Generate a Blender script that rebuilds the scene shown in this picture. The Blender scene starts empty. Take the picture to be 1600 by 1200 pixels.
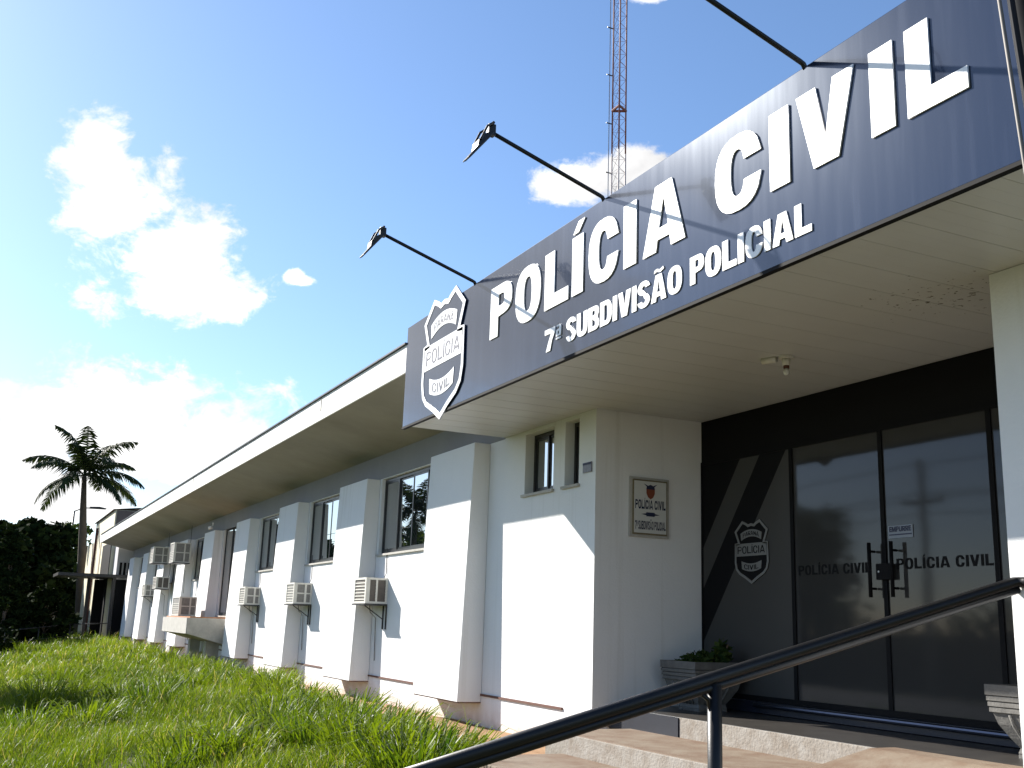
import bpy, bmesh, math, random
import numpy as np
from mathutils import Vector, Matrix

# ------------------------------------------------------------------ camera / sky / sun / exposure
S = bpy.context.scene
C = S.collection
RIGHT = Vector((0.43863814, 0.89806023, 0.03293025))
DOWN = Vector((-0.18612958, 0.12663789, -0.97432983))
FWD = Vector((-0.87917709, 0.42124893, 0.22270378))
cd = bpy.data.cameras.new('camera')
cam = bpy.data.objects.new('camera', cd); C.objects.link(cam)
m = Matrix.Identity(4)
for i in range(3):
    m[i][0] = RIGHT[i]; m[i][1] = -DOWN[i]; m[i][2] = -FWD[i]
cam.matrix_world = m
cd.sensor_width = 36.0; cd.lens = 36.0*1659.84/1600.0
cd.clip_start = 0.05; cd.clip_end = 3000
S.camera = cam

SUNV = Vector((-1.85, -1.0, 1.29)).normalized()          # towards the sun
sl = bpy.data.lights.new('sun', 'SUN'); sl.energy = 5.0; sl.angle = math.radians(0.53); sl.color = (1.0, 0.95, 0.87)
so = bpy.data.objects.new('sun', sl); C.objects.link(so)
so.rotation_euler = (-SUNV).to_track_quat('-Z', 'Y').to_euler()
so.location = (0, 0, 30)

W = bpy.data.worlds.new('World'); S.world = W; W.use_nodes = True
nt = W.node_tree; N = nt.nodes; L = nt.links
for n in list(N): N.remove(n)
out = N.new('ShaderNodeOutputWorld'); bg = N.new('ShaderNodeBackground'); bg2 = N.new('ShaderNodeBackground')
mixs = N.new('ShaderNodeMixShader')
sky = N.new('ShaderNodeTexSky'); sky.sky_type = 'NISHITA'; sky.sun_disc = False
sky.sun_elevation = math.asin(SUNV.z); sky.sun_rotation = math.atan2(SUNV.x, SUNV.y)
sky.air_density = 1.0; sky.dust_density = 0.5; sky.ozone_density = 5.0
L.new(sky.outputs[0], bg.inputs[0]); bg.inputs[1].default_value = 0.085
bg2.inputs[0].default_value = (1.0, 0.985, 0.97, 1); bg2.inputs[1].default_value = 0.95
tc = N.new('ShaderNodeTexCoord')
nrm = N.new('ShaderNodeVectorMath'); nrm.operation = 'NORMALIZE'; L.new(tc.outputs['Generated'], nrm.inputs[0])
def wmath(op, a, b=None, c=None, clamp=False):
    n = N.new('ShaderNodeMath'); n.operation = op; n.use_clamp = clamp
    for k, v in enumerate((a, b, c)):
        if v is None: continue
        if isinstance(v, (int, float)): n.inputs[k].default_value = v
        else: L.new(v, n.inputs[k])
    return n.outputs[0]
def wdot(vec):
    n = N.new('ShaderNodeVectorMath'); n.operation = 'DOT_PRODUCT'; L.new(nrm.outputs[0], n.inputs[0]); n.inputs[1].default_value = vec
    return n.outputs['Value']
def wnoise(scale, detail, rough, dist=0.0, off=(0, 0, 0)):
    mp = N.new('ShaderNodeMapping'); L.new(nrm.outputs[0], mp.inputs[0]); mp.inputs['Location'].default_value = off
    mp.inputs['Scale'].default_value = (1, 1, 1.5)
    n = N.new('ShaderNodeTexNoise'); L.new(mp.outputs[0], n.inputs['Vector'])
    n.inputs['Scale'].default_value = scale; n.inputs['Detail'].default_value = detail
    n.inputs['Roughness'].default_value = rough; n.inputs['Distortion'].default_value = dist
    return n.outputs[0]
def skydir(px, py):
    return (RIGHT*((px-800)/1659.84) + DOWN*((py-600)/1659.84) + FWD).normalized()
# cumulus: a few heaps of cloud at fixed compass directions, the same broken cloud all round the sky
blobs = [(150, 235, 62, 88), (190, 315, 100, 88), (258, 400, 128, 84), (278, 458, 150, 56), (461, 432, 20, 15), (474, 439, 26, 11),
         (150, 650, 300, 95), (30, 740, 240, 130), (340, 700, 150, 70), (890, 292, 84, 42), (985, 278, 92, 46), (1010, -10, 46, 18)]
for az, el, a, b in [(200, 10, 20, 6), (150, 14, 14, 6), (95, 12, 18, 6), (35, 14, 18, 6), (248, 16, 14, 6)]:
    blobs.append((az, el, a, b, 1))
mask = None
fine = wnoise(10.0, 7.0, 0.62, 0.3)
for bl in blobs:
    if len(bl) == 5:
        az, el = math.radians(bl[0]), math.radians(bl[1])
        c = Vector((math.sin(az)*math.cos(el), math.cos(az)*math.cos(el), math.sin(el)))
        ra, rb = math.radians(bl[2]), math.radians(bl[3])
        r = c.cross(Vector((0, 0, 1))).normalized(); u = r.cross(c).normalized()
    else:
        c = skydir(bl[0], bl[1]); k = c.dot(FWD)
        ra, rb = bl[2]/1659.84*k, bl[3]/1659.84*k
        r = (RIGHT - c*RIGHT.dot(c)).normalized(); u = c.cross(r).normalized()
    x = wmath('MULTIPLY', wdot(r), 1/ra); y = wmath('MULTIPLY', wdot(u), 1/rb)
    d2 = wmath('ADD', wmath('MULTIPLY', x, x), wmath('MULTIPLY', y, y))
    v = wmath('SUBTRACT', 1.0, wmath('SQRT', d2))
    v = wmath('SUBTRACT', v, wmath('MULTIPLY', wmath('LESS_THAN', wdot(c), 0.2), 5.0))
    v = wmath('MAXIMUM', v, -1.6)
    mask = v if mask is None else wmath('SMOOTH_MAX', mask, v, 0.25)
fine2 = wnoise(32.0, 5.0, 0.65, 0.4, (5, 2, 1))
dens = wmath('ADD', mask, wmath('MULTIPLY', wmath('SUBTRACT', fine, 0.5), 2.6))
dens = wmath('ADD', dens, wmath('MULTIPLY', wmath('SUBTRACT', fine2, 0.5), 1.1))
dens = wmath('SUBTRACT', dens, 0.06)
mr = N.new('ShaderNodeMapRange'); mr.interpolation_type = 'SMOOTHSTEP'; L.new(dens, mr.inputs[0])
mr.inputs[1].default_value = 0.0; mr.inputs[2].default_value = 0.46
# cloud brightness varies a little with its own thickness
cb = N.new('ShaderNodeMapRange'); L.new(wnoise(5.0, 6.0, 0.6, 0.2, (3, 1, 2)), cb.inputs[0])
cb.inputs[1].default_value = 0.35; cb.inputs[2].default_value = 0.7; cb.inputs[3].default_value = 0.36; cb.inputs[4].default_value = 0.72
L.new(cb.outputs[0], bg2.inputs[1])
horiz = wdot((0, 0, 1))
hm = N.new('ShaderNodeMapRange'); L.new(horiz, hm.inputs[0]); hm.inputs[1].default_value = -0.01; hm.inputs[2].default_value = 0.02
fac = wmath('MULTIPLY', mr.outputs[0], hm.outputs[0])
fac = wmath('MULTIPLY', fac, 0.96)
L.new(fac, mixs.inputs[0]); L.new(bg.outputs[0], mixs.inputs[1]); L.new(bg2.outputs[0], mixs.inputs[2]); L.new(mixs.outputs[0], out.inputs[0])

S.view_settings.view_transform = 'Standard'; S.view_settings.look = 'None'
S.view_settings.exposure = 1.25; S.view_settings.gamma = 1.0; S.view_settings.use_curve_mapping = False
S.render.engine = 'CYCLES'
W.cycles.sampling_method = 'MANUAL'; W.cycles.sample_map_resolution = 512
S.render.resolution_x = 1024; S.render.resolution_y = 768
S.cycles.max_bounces = 6; S.cycles.diffuse_bounces = 3; S.cycles.glossy_bounces = 3; S.cycles.transmission_bounces = 2

rng = random.Random(7); nr = np.random.default_rng(11)

# ------------------------------------------------------------------ helpers
def link(o, parent=None):
    C.objects.link(o)
    if parent is not None: o.parent = parent
    return o
def tag(o, label=None, cat=None, group=None, kind=None):
    if label: o['label'] = label
    if cat: o['category'] = cat
    if group: o['group'] = group
    if kind: o['kind'] = kind
    return o
def empty(name, loc=(0, 0, 0), rz=0.0):
    o = bpy.data.objects.new(name, None); o.location = loc; o.rotation_euler = (0, 0, rz); o.empty_display_size = 0.2
    return link(o)
class MB:
    def __init__(s): s.v = []; s.f = []
    def add(s, vs, fs):
        b = len(s.v); s.v += [tuple(v) for v in vs]; s.f += [tuple(b+i for i in f) for f in fs]; return s
    def box(s, x0, x1, y0, y1, z0, z1):
        return s.add([(x0, y0, z0), (x1, y0, z0), (x1, y1, z0), (x0, y1, z0), (x0, y0, z1), (x1, y0, z1), (x1, y1, z1), (x0, y1, z1)],
                     [(0, 3, 2, 1), (4, 5, 6, 7), (0, 1, 5, 4), (1, 2, 6, 5), (2, 3, 7, 6), (3, 0, 4, 7)])
    def hexa(s, p): return s.add(p, [(0, 3, 2, 1), (4, 5, 6, 7), (0, 1, 5, 4), (1, 2, 6, 5), (2, 3, 7, 6), (3, 0, 4, 7)])
    def tube(s, pts, r, n=10, cap=True):
        pts = [Vector(p) for p in pts]; rs = r if isinstance(r, (list, tuple)) else [r]*len(pts)
        rings = []; up = Vector((0, 0, 1))
        for i, p in enumerate(pts):
            t = (pts[min(i+1, len(pts)-1)] - pts[max(i-1, 0)]).normalized()
            a = up if abs(t.z) < 0.95 else Vector((1, 0, 0))
            e1 = t.cross(a).normalized(); e2 = t.cross(e1).normalized()
            rings.append([p + e1*rs[i]*math.cos(2*math.pi*k/n) + e2*rs[i]*math.sin(2*math.pi*k/n) for k in range(n)])
        vs = [v for q in rings for v in q]; fs = []
        for i in range(len(pts)-1):
            for k in range(n):
                fs.append((i*n+k, i*n+(k+1) % n, (i+1)*n+(k+1) % n, (i+1)*n+k))
        if cap: fs += [tuple(range(n))[::-1], tuple((len(pts)-1)*n+k for k in range(n))]
        return s.add(vs, fs)
    def prism(s, poly, a0, a1, axis='x'):
        n = len(poly)
        def P(q, a):
            return {'x': (a, q[0], q[1]), 'y': (q[0], a, q[1]), 'z': (q[0], q[1], a)}[axis]
        return s.add([P(q, a0) for q in poly] + [P(q, a1) for q in poly],
                     [tuple(range(n))[::-1], tuple(range(n, 2*n))] + [(i, (i+1) % n, n+(i+1) % n, n+i) for i in range(n)])
    def build(s, name, mat, parent=None, bevel=0.0, smooth=False, kind=None):
        me = bpy.data.meshes.new(name); me.from_pydata(s.v, [], s.f); me.update()
        bm = bmesh.new(); bm.from_mesh(me)
        bmesh.ops.recalc_face_normals(bm, faces=bm.faces)
        if bevel > 0:
            bmesh.ops.bevel(bm, geom=[e for e in bm.edges if len(e.link_faces) == 2 and e.calc_face_angle(0) > 0.5], offset=bevel, segments=2, profile=0.6, affect='EDGES')
        bm.to_mesh(me); bm.free()
        if smooth:
            for p in me.polygons: p.use_smooth = True
        me.materials.append(mat)
        o = bpy.data.objects.new(name, me); link(o, parent)
        if kind: o['kind'] = kind
        return o
def copy_tree(o, parent=None):
    c = o.copy(); C.objects.link(c); c.parent = parent
    for ch in [x for x in bpy.data.objects if x.parent == o]: copy_tree(ch, c)
    return c

# ------------------------------------------------------------------ materials
def mat(name, col, rough=0.6, metal=0.0, spec=0.5, var=0.0, vscale=3.0, bump=0.0, bscale=60.0, col2=None, coat=0.0, coatr=0.05):
    M = bpy.data.materials.new(name); M.use_nodes = True
    t = M.node_tree; b = t.nodes['Principled BSDF']
    b.inputs['Base Color'].default_value = (*col, 1); b.inputs['Roughness'].default_value = rough
    b.inputs['Metallic'].default_value = metal; b.inputs['Specular IOR Level'].default_value = spec
    b.inputs['Coat Weight'].default_value = coat; b.inputs['Coat Roughness'].default_value = coatr
    g = t.nodes.new('ShaderNodeNewGeometry')
    if var > 0 or col2:
        n = t.nodes.new('ShaderNodeTexNoise'); n.inputs['Scale'].default_value = vscale; n.inputs['Detail'].default_value = 6; n.inputs['Roughness'].default_value = 0.65
        t.links.new(g.outputs['Position'], n.inputs['Vector'])
        r = t.nodes.new('ShaderNodeMapRange'); r.inputs[1].default_value = 0.3; r.inputs[2].default_value = 0.7
        t.links.new(n.outputs[0], r.inputs[0])
        x = t.nodes.new('ShaderNodeMix'); x.data_type = 'RGBA'
        c2 = col2 if col2 else tuple(c*(1-var) for c in col)
        x.inputs[6].default_value = (*c2, 1); x.inputs[7].default_value = (*col, 1)
        t.links.new(r.outputs[0], x.inputs[0]); t.links.new(x.outputs[2], b.inputs['Base Color'])
    if bump > 0:
        n = t.nodes.new('ShaderNodeTexNoise'); n.inputs['Scale'].default_value = bscale; n.inputs['Detail'].default_value = 5
        t.links.new(g.outputs['Position'], n.inputs['Vector'])
        bp = t.nodes.new('ShaderNodeBump'); bp.inputs['Strength'].default_value = bump; bp.inputs['Distance'].default_value = 0.01
        t.links.new(n.outputs[0], bp.inputs['Height']); t.links.new(bp.outputs[0], b.inputs['Normal'])
    return M
def plaster():
    """white masonry paint: roller texture, rain streaks, red soil splashed up the foot of the wall in ragged patches"""
    M = mat('white_plaster', (0.80, 0.80, 0.80), 0.85, var=0.05, vscale=1.2, bump=0.25, bscale=45, spec=0.25)
    t = M.node_tree; b = t.nodes['Principled BSDF']; src = b.inputs['Base Color'].links[0].from_socket
    g = t.nodes.new('ShaderNodeNewGeometry'); sx = t.nodes.new('ShaderNodeSeparateXYZ'); t.links.new(g.outputs['Position'], sx.inputs[0])
    n = t.nodes.new('ShaderNodeTexNoise'); n.inputs['Scale'].default_value = 4.5; n.inputs['Detail'].default_value = 8; t.links.new(g.outputs['Position'], n.inputs['Vector'])
    h = t.nodes.new('ShaderNodeMapRange'); h.inputs[1].default_value = -0.72; h.inputs[2].default_value = -1.2; t.links.new(sx.outputs[2], h.inputs[0])
    a = t.nodes.new('ShaderNodeMath'); a.operation = 'MULTIPLY_ADD'; t.links.new(n.outputs[0], a.inputs[0]); a.inputs[1].default_value = 1.6; a.inputs[2].default_value = -0.95
    s = t.nodes.new('ShaderNodeMath'); s.operation = 'ADD'; t.links.new(a.outputs[0], s.inputs[0]); t.links.new(h.outputs[0], s.inputs[1])
    s2 = t.nodes.new('ShaderNodeMath'); s2.operation = 'MULTIPLY'; s2.use_clamp = True; t.links.new(s.outputs[0], s2.inputs[0]); t.links.new(h.outputs[0], s2.inputs[1])
    x = t.nodes.new('ShaderNodeMix'); x.data_type = 'RGBA'; t.links.new(s2.outputs[0], x.inputs[0]); t.links.new(src, x.inputs[6]); x.inputs[7].default_value = (0.42, 0.27, 0.18, 1)
    wv = t.nodes.new('ShaderNodeTexNoise'); wv.inputs['Scale'].default_value = 3.2; wv.inputs['Detail'].default_value = 2; t.links.new(g.outputs['Position'], wv.inputs['Vector'])
    wb = t.nodes.new('ShaderNodeBump'); wb.inputs['Strength'].default_value = 0.5; wb.inputs['Distance'].default_value = 0.012; t.links.new(wv.outputs[0], wb.inputs['Height'])
    ob_ = [n_ for n_ in t.nodes if n_.type == 'BUMP' and n_ is not wb][0]; t.links.new(wb.outputs[0], ob_.inputs['Normal'])
    # faint vertical rain streaks
    mp = t.nodes.new('ShaderNodeMapping'); mp.inputs['Scale'].default_value = (9, 9, 0.35); t.links.new(g.outputs['Position'], mp.inputs[0])
    st = t.nodes.new('ShaderNodeTexNoise'); st.inputs['Scale'].default_value = 1.0; st.inputs['Detail'].default_value = 5; t.links.new(mp.outputs[0], st.inputs['Vector'])
    sr = t.nodes.new('ShaderNodeMapRange'); sr.inputs[1].default_value = 0.58; sr.inputs[2].default_value = 0.8; sr.inputs[4].default_value = 0.4; t.links.new(st.outputs[0], sr.inputs[0])
    y = t.nodes.new('ShaderNodeMix'); y.data_type = 'RGBA'; t.links.new(sr.outputs[0], y.inputs[0]); t.links.new(x.outputs[2], y.inputs[6]); y.inputs[7].default_value = (0.52, 0.50, 0.46, 1)
    t.links.new(y.outputs[2], b.inputs['Base Color'])
    return M
M_pl = plaster()
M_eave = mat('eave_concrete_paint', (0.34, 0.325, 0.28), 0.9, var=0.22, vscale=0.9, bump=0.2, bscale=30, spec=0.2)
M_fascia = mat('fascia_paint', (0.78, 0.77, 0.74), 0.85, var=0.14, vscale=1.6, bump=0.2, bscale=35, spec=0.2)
M_darkmetal = mat('dark_metal', (0.03, 0.03, 0.033), 0.45, metal=0.3, var=0.3, vscale=8)
M_blackpaint = mat('black_satin_paint', (0.008, 0.008, 0.009), 0.42, spec=0.35, var=0.3, vscale=12, bump=0.05, bscale=80)
M_alu = mat('dark_aluminium', (0.02, 0.02, 0.022), 0.35, metal=0.2)
M_acw = mat('off_white_plastic', (0.68, 0.66, 0.60), 0.5, var=0.12, vscale=9)
M_acd = mat('dirty_grey_grille', (0.26, 0.25, 0.235), 0.6, var=0.3, vscale=20)
M_ac2 = mat('brown_grille', (0.13, 0.11, 0.095), 0.6, var=0.3, vscale=20)
M_conc = mat('bare_concrete', (0.50, 0.47, 0.42), 0.9, var=0.3, vscale=5, bump=0.4, bscale=40, spec=0.2)
M_concw = mat('pale_concrete', (0.50, 0.48, 0.44), 0.9, var=0.22, vscale=9, bump=0.35, bscale=50, spec=0.2)
M_floor = mat('worn_red_dust_floor', (0.21, 0.17, 0.125), 0.8, col2=(0.125, 0.070, 0.040), vscale=3.4, bump=0.25, bscale=40)
M_porch = mat('dark_stone_floor', (0.055, 0.05, 0.045), 0.35, var=0.4, vscale=5, bump=0.08, bscale=50)
M_terra = mat('terracotta', (0.50, 0.23, 0.10), 0.85, var=0.35, vscale=6, bump=0.3, bscale=40)
M_brown = mat('brown_paint', (0.12, 0.045, 0.03), 0.7, var=0.3, vscale=10)
M_white = mat('white_acrylic', (0.83, 0.83, 0.83), 0.35, var=0.03, vscale=6)
M_soff = mat('white_pvc', (0.74, 0.73, 0.70), 0.45, var=0.06, vscale=1.5, bump=0.03, bscale=10)
M_sill_shade = mat('navy_sill_and_riser_shade', (0.009, 0.012, 0.024), 0.5, var=0.25, vscale=8)  # dark door sill colour, also the shade painted on the riser's left end
M_ink = mat('navy_ink', (0.015, 0.02, 0.06), 0.6)
M_black = mat('black_vinyl', (0.006, 0.006, 0.007), 0.7, spec=0.12)
M_cream = mat('cream_render', (0.72, 0.66, 0.47), 0.9, var=0.15, vscale=1.0, bump=0.2, bscale=30)
M_greyw = mat('lilac_grey_render', (0.50, 0.49, 0.50), 0.9, var=0.12, vscale=1.0)
M_roof = mat('weathered_roof_sheet', (0.14, 0.11, 0.09), 0.8, var=0.3, vscale=3)
M_bark = mat('bark', (0.16, 0.12, 0.085), 0.9, var=0.4, vscale=9, bump=0.5, bscale=25)
M_palmtrunk = mat('palm_trunk', (0.10, 0.075, 0.05), 0.9, var=0.35, vscale=6, bump=0.4, bscale=20)
M_red = mat('mast_red', (0.26, 0.10, 0.085), 0.6, var=0.25, vscale=3)
M_mastw = mat('mast_white', (0.46, 0.40, 0.38), 0.6, var=0.25, vscale=3)
M_galv = mat('galvanised_steel', (0.42, 0.42, 0.42), 0.4, metal=0.8, var=0.2, vscale=12)
M_asph = mat('asphalt', (0.055, 0.054, 0.052), 0.9, var=0.3, vscale=5, bump=0.4, bscale=90)
M_gold = mat('tarnished_brass', (0.30, 0.25, 0.15), 0.5, metal=0.5, var=0.3, vscale=25)
M_gwhite = mat('plaque_enamel', (0.66, 0.66, 0.63), 0.3, var=0.06, vscale=12)
M_crest = mat('crest_red_brown', (0.22, 0.06, 0.03), 0.5)
M_step = mat('stained_step_concrete', (0.34, 0.32, 0.29), 0.9, col2=(0.22, 0.185, 0.15), vscale=7, bump=0.6, bscale=45, spec=0.15)
M_stone = mat('cast_stone_grey', (0.15, 0.145, 0.135), 0.9, var=0.3, vscale=14, bump=0.4, bscale=60)

def mix_glass(name, base, refl, fac, rough=0.01, ior=1.5):
    M = bpy.data.materials.new(name); M.use_nodes = True; t = M.node_tree
    for n in list(t.nodes): t.nodes.remove(n)
    o = t.nodes.new('ShaderNodeOutputMaterial'); d = t.nodes.new('ShaderNodeBsdfDiffuse'); g = t.nodes.new('ShaderNodeBsdfGlossy')
    d.inputs[0].default_value = (*base, 1); g.inputs[0].default_value = (*refl, 1); g.inputs['Roughness'].default_value = rough
    fr = t.nodes.new('ShaderNodeFresnel'); fr.inputs[0].default_value = ior
    mx = t.nodes.new('ShaderNodeMapRange'); mx.inputs[3].default_value = fac; mx.inputs[4].default_value = 1.0
    t.links.new(fr.outputs[0], mx.inputs[0])
    gm = t.nodes.new('ShaderNodeNewGeometry'); nz = t.nodes.new('ShaderNodeTexNoise'); nz.inputs['Scale'].default_value = 1.3; nz.inputs['Detail'].default_value = 2
    t.links.new(gm.outputs['Position'], nz.inputs['Vector']); bp = t.nodes.new('ShaderNodeBump'); bp.inputs['Strength'].default_value = 0.05; bp.inputs['Distance'].default_value = 0.02
    t.links.new(nz.outputs[0], bp.inputs['Height']); t.links.new(bp.outputs[0], g.inputs['Normal'])
    s = t.nodes.new('ShaderNodeMixShader'); t.links.new(mx.outputs[0], s.inputs[0]); t.links.new(d.outputs[0], s.inputs[1]); t.links.new(g.outputs[0], s.inputs[2]); t.links.new(s.outputs[0], o.inputs[0])
    return M
M_glass = mix_glass('reflective_window_glass', (0.02, 0.022, 0.025), (0.85, 0.88, 0.9), 0.45)
M_doorg = mix_glass('dark_film_glass', (0.040, 0.039, 0.038), (0.42, 0.43, 0.46), 0.02, 0.05, 1.5)
M_film = mix_glass('grey_vinyl_on_glass', (0.062, 0.060, 0.057), (0.7, 0.7, 0.7), 0.0, 0.35, 1.2)

def sign_mat():
    M = mat('navy_composite_panel', (0.008, 0.014, 0.034), 0.15, spec=0.50, coat=0.30, coatr=0.03)
    t = M.node_tree; b = t.nodes['Principled BSDF']; g = t.nodes.new('ShaderNodeNewGeometry')
    # old rain streaks running down the panel
    mp = t.nodes.new('ShaderNodeMapping'); mp.inputs['Scale'].default_value = (7, 1, 0.5); t.links.new(g.outputs['Position'], mp.inputs[0])
    n = t.nodes.new('ShaderNodeTexNoise'); n.inputs['Scale'].default_value = 2.2; n.inputs['Detail'].default_value = 6; t.links.new(mp.outputs[0], n.inputs['Vector'])
    r = t.nodes.new('ShaderNodeMapRange'); r.inputs[1].default_value = 0.5; r.inputs[2].default_value = 0.8; t.links.new(n.outputs[0], r.inputs[0])
    x = t.nodes.new('ShaderNodeMix'); x.data_type = 'RGBA'; t.links.new(r.outputs[0], x.inputs[0]); x.inputs[6].default_value = (0.008, 0.014, 0.034, 1); x.inputs[7].default_value = (0.017, 0.024, 0.048, 1)
    b.inputs['Specular Tint'].default_value = (0.66, 0.80, 1.0, 1); b.inputs['Coat Tint'].default_value = (0.9, 0.95, 1.0, 1)
    t.links.new(x.outputs[2], b.inputs['Base Color'])
    rr = t.nodes.new('ShaderNodeMapRange'); rr.inputs[3].default_value = 0.135; rr.inputs[4].default_value = 0.165; t.links.new(n.outputs[0], rr.inputs[0]); t.links.new(rr.outputs[0], b.inputs['Roughness'])
    return M
M_sign = sign_mat()

def leaf_mat(name, c1, c2, trans=0.35, rough=0.5, spec=0.35, straw=False):
    M = bpy.data.materials.new(name); M.use_nodes = True; t = M.node_tree
    b = t.nodes['Principled BSDF']; o = t.nodes['Material Output']
    a = t.nodes.new('ShaderNodeAttribute'); a.attribute_name = 'tint'
    x = t.nodes.new('ShaderNodeMix'); x.data_type = 'RGBA'; x.inputs[6].default_value = (*c1, 1); x.inputs[7].default_value = (*c2, 1)
    t.links.new(a.outputs['Fac'], x.inputs[0])
    if straw:
        gt = t.nodes.new('ShaderNodeMath'); gt.operation = 'GREATER_THAN'; t.links.new(a.outputs['Fac'], gt.inputs[0]); gt.inputs[1].default_value = 0.90
        x1 = x; x = t.nodes.new('ShaderNodeMix'); x.data_type = 'RGBA'; t.links.new(gt.outputs[0], x.inputs[0]); t.links.new(x1.outputs[2], x.inputs[6]); x.inputs[7].default_value = (0.36, 0.30, 0.14, 1)
    t.links.new(x.outputs[2], b.inputs['Base Color']); b.inputs['Roughness'].default_value = rough; b.inputs['Specular IOR Level'].default_value = spec
    tr = t.nodes.new('ShaderNodeBsdfTranslucent'); hs = t.nodes.new('ShaderNodeMix'); hs.data_type = 'RGBA'; hs.blend_type = 'MULTIPLY'; hs.inputs[0].default_value = 1; t.links.new(x.outputs[2], hs.inputs[6]); hs.inputs[7].default_value = (1.5, 1.5, 0.7, 1)
    t.links.new(hs.outputs[2], tr.inputs[0])
    s = t.nodes.new('ShaderNodeMixShader'); s.inputs[0].default_value = trans; t.links.new(b.outputs[0], s.inputs[1]); t.links.new(tr.outputs[0], s.inputs[2]); t.links.new(s.outputs[0], o.inputs[0])
    return M
M_grass = leaf_mat('grass_blades', (0.018, 0.055, 0.004), (0.19, 0.25, 0.012), 0.4, straw=True)
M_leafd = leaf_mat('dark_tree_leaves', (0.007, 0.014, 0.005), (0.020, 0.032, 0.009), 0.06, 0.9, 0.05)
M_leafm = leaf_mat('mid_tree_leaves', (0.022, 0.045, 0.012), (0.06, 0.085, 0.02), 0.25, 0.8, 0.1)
M_palm = leaf_mat('palm_leaflets', (0.012, 0.024, 0.008), (0.035, 0.05, 0.015), 0.12, 0.7, 0.15)

def raw_mesh(name, co, faces_flat, nper, material, tint=None, parent=None, kind=None):
    """co (n,3) array, faces_flat (m,nper) int array; tint per vertex"""
    me = bpy.data.meshes.new(name); nv = len(co); nf = len(faces_flat)
    me.vertices.add(nv); me.vertices.foreach_set('co', np.asarray(co, np.float32).ravel())
    me.loops.add(nf*nper); me.loops.foreach_set('vertex_index', np.asarray(faces_flat, np.int32).ravel())
    me.polygons.add(nf); me.polygons.foreach_set('loop_start', np.arange(0, nf*nper, nper, dtype=np.int32))
    if tint is not None:
        at = me.attributes.new('tint', 'FLOAT', 'POINT'); at.data.foreach_set('value', np.asarray(tint, np.float32))
    me.update(calc_edges=True); me.validate()
    me.materials.append(material)
    o = bpy.data.objects.new(name, me); link(o, parent)
    if kind: o['kind'] = kind
    return o

# ------------------------------------------------------------------ ground
def gz(x, y):
    """the lawn is level along the wall and falls away towards the street"""
    if y >= 4.2: z = -1.13
    elif y >= -2.0: z = -1.13 - 0.12*(4.2-y)
    else: z = -1.874 - 0.02*min(-2.0-y, 6)
    return z
def gzn(x, y):
    z = np.where(y >= 4.2, -1.13, np.where(y >= -2.0, -1.13-0.12*(4.2-y), -1.874-0.02*np.minimum(-2.0-y, 6)))
    return z
def ground_mat():
    M = mat('lawn_soil', (0.10, 0.085, 0.045), 0.95, col2=(0.05, 0.07, 0.02), vscale=1.2, bump=0.5, bscale=25, spec=0.1)
    return M
M_ground = ground_mat()
xs = [-600, -250, -120, -80, -60, -50, -40, -30, -20, -14, -9, -5, 0, 6, 20, 60, 200, 500]
ys = [-500, -200, -80, -40, -20, -8, -5, -2, 0, 2, 4.2, 6, 9, 15, 40, 120, 400]
b = MB(); b.v = [(x, y, gz(x, y)) for y in ys for x in xs]
nx = len(xs); b.f = [(j*nx+i, j*nx+i+1, (j+1)*nx+i+1, (j+1)*nx+i) for j in range(len(ys)-1) for i in range(nx-1)]
o = b.build('ground', M_ground); o['kind'] = 'structure'
# bare red soil along the foot of the wall
M_soil = mat('red_soil', (0.36, 0.23, 0.14), 0.95, col2=(0.24, 0.145, 0.08), vscale=3.5, bump=0.8, bscale=30, spec=0.1)
b = MB(); n = 70; r0 = random.Random(3)
for i in range(n+1):
    x = -50 + i*(41.2)/n
    e = 4.72 + r0.uniform(-0.12, 0.12) - max(0, (x+17)*0.02)
    b.v += [(x, e, -1.128), (x, 5.30, -1.118+r0.uniform(-.01, .015))]
b.f = [(2*i, 2*i+2, 2*i+3, 2*i+1) for i in range(n)]
o = b.build('soil_strip', M_soil); o['kind'] = 'structure'
b = MB().box(-300, 200, -17, -8.5, -2.2, -1.985); o = b.build('road', M_asph); o['kind'] = 'structure'

# ------------------------------------------------------------------ police station building
bld = empty('police_station', (-20, 5.4, -1.13))
tag(bld, 'long white single storey station with tapering pilasters, deep eave and glazed entrance porch', 'building')
bld_inv = Matrix.Translation((20, -5.4, 1.13))
def part(mb, name, mt, parent=None, **k):
    o = mb.build(name, mt, None, **k)
    if parent is None: o.parent = bld; o.matrix_parent_inverse = bld_inv
    else:
        o.parent = parent
        o.matrix_parent_inverse = Matrix.Translation((20, -5.4, 1.13)) if parent is bld else Matrix.Identity(4)
    return o
WY = 5.287
XR = [-11.57 - 4.05*i for i in range(9)]; FW = 1.42
XEND = -46.2
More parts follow.
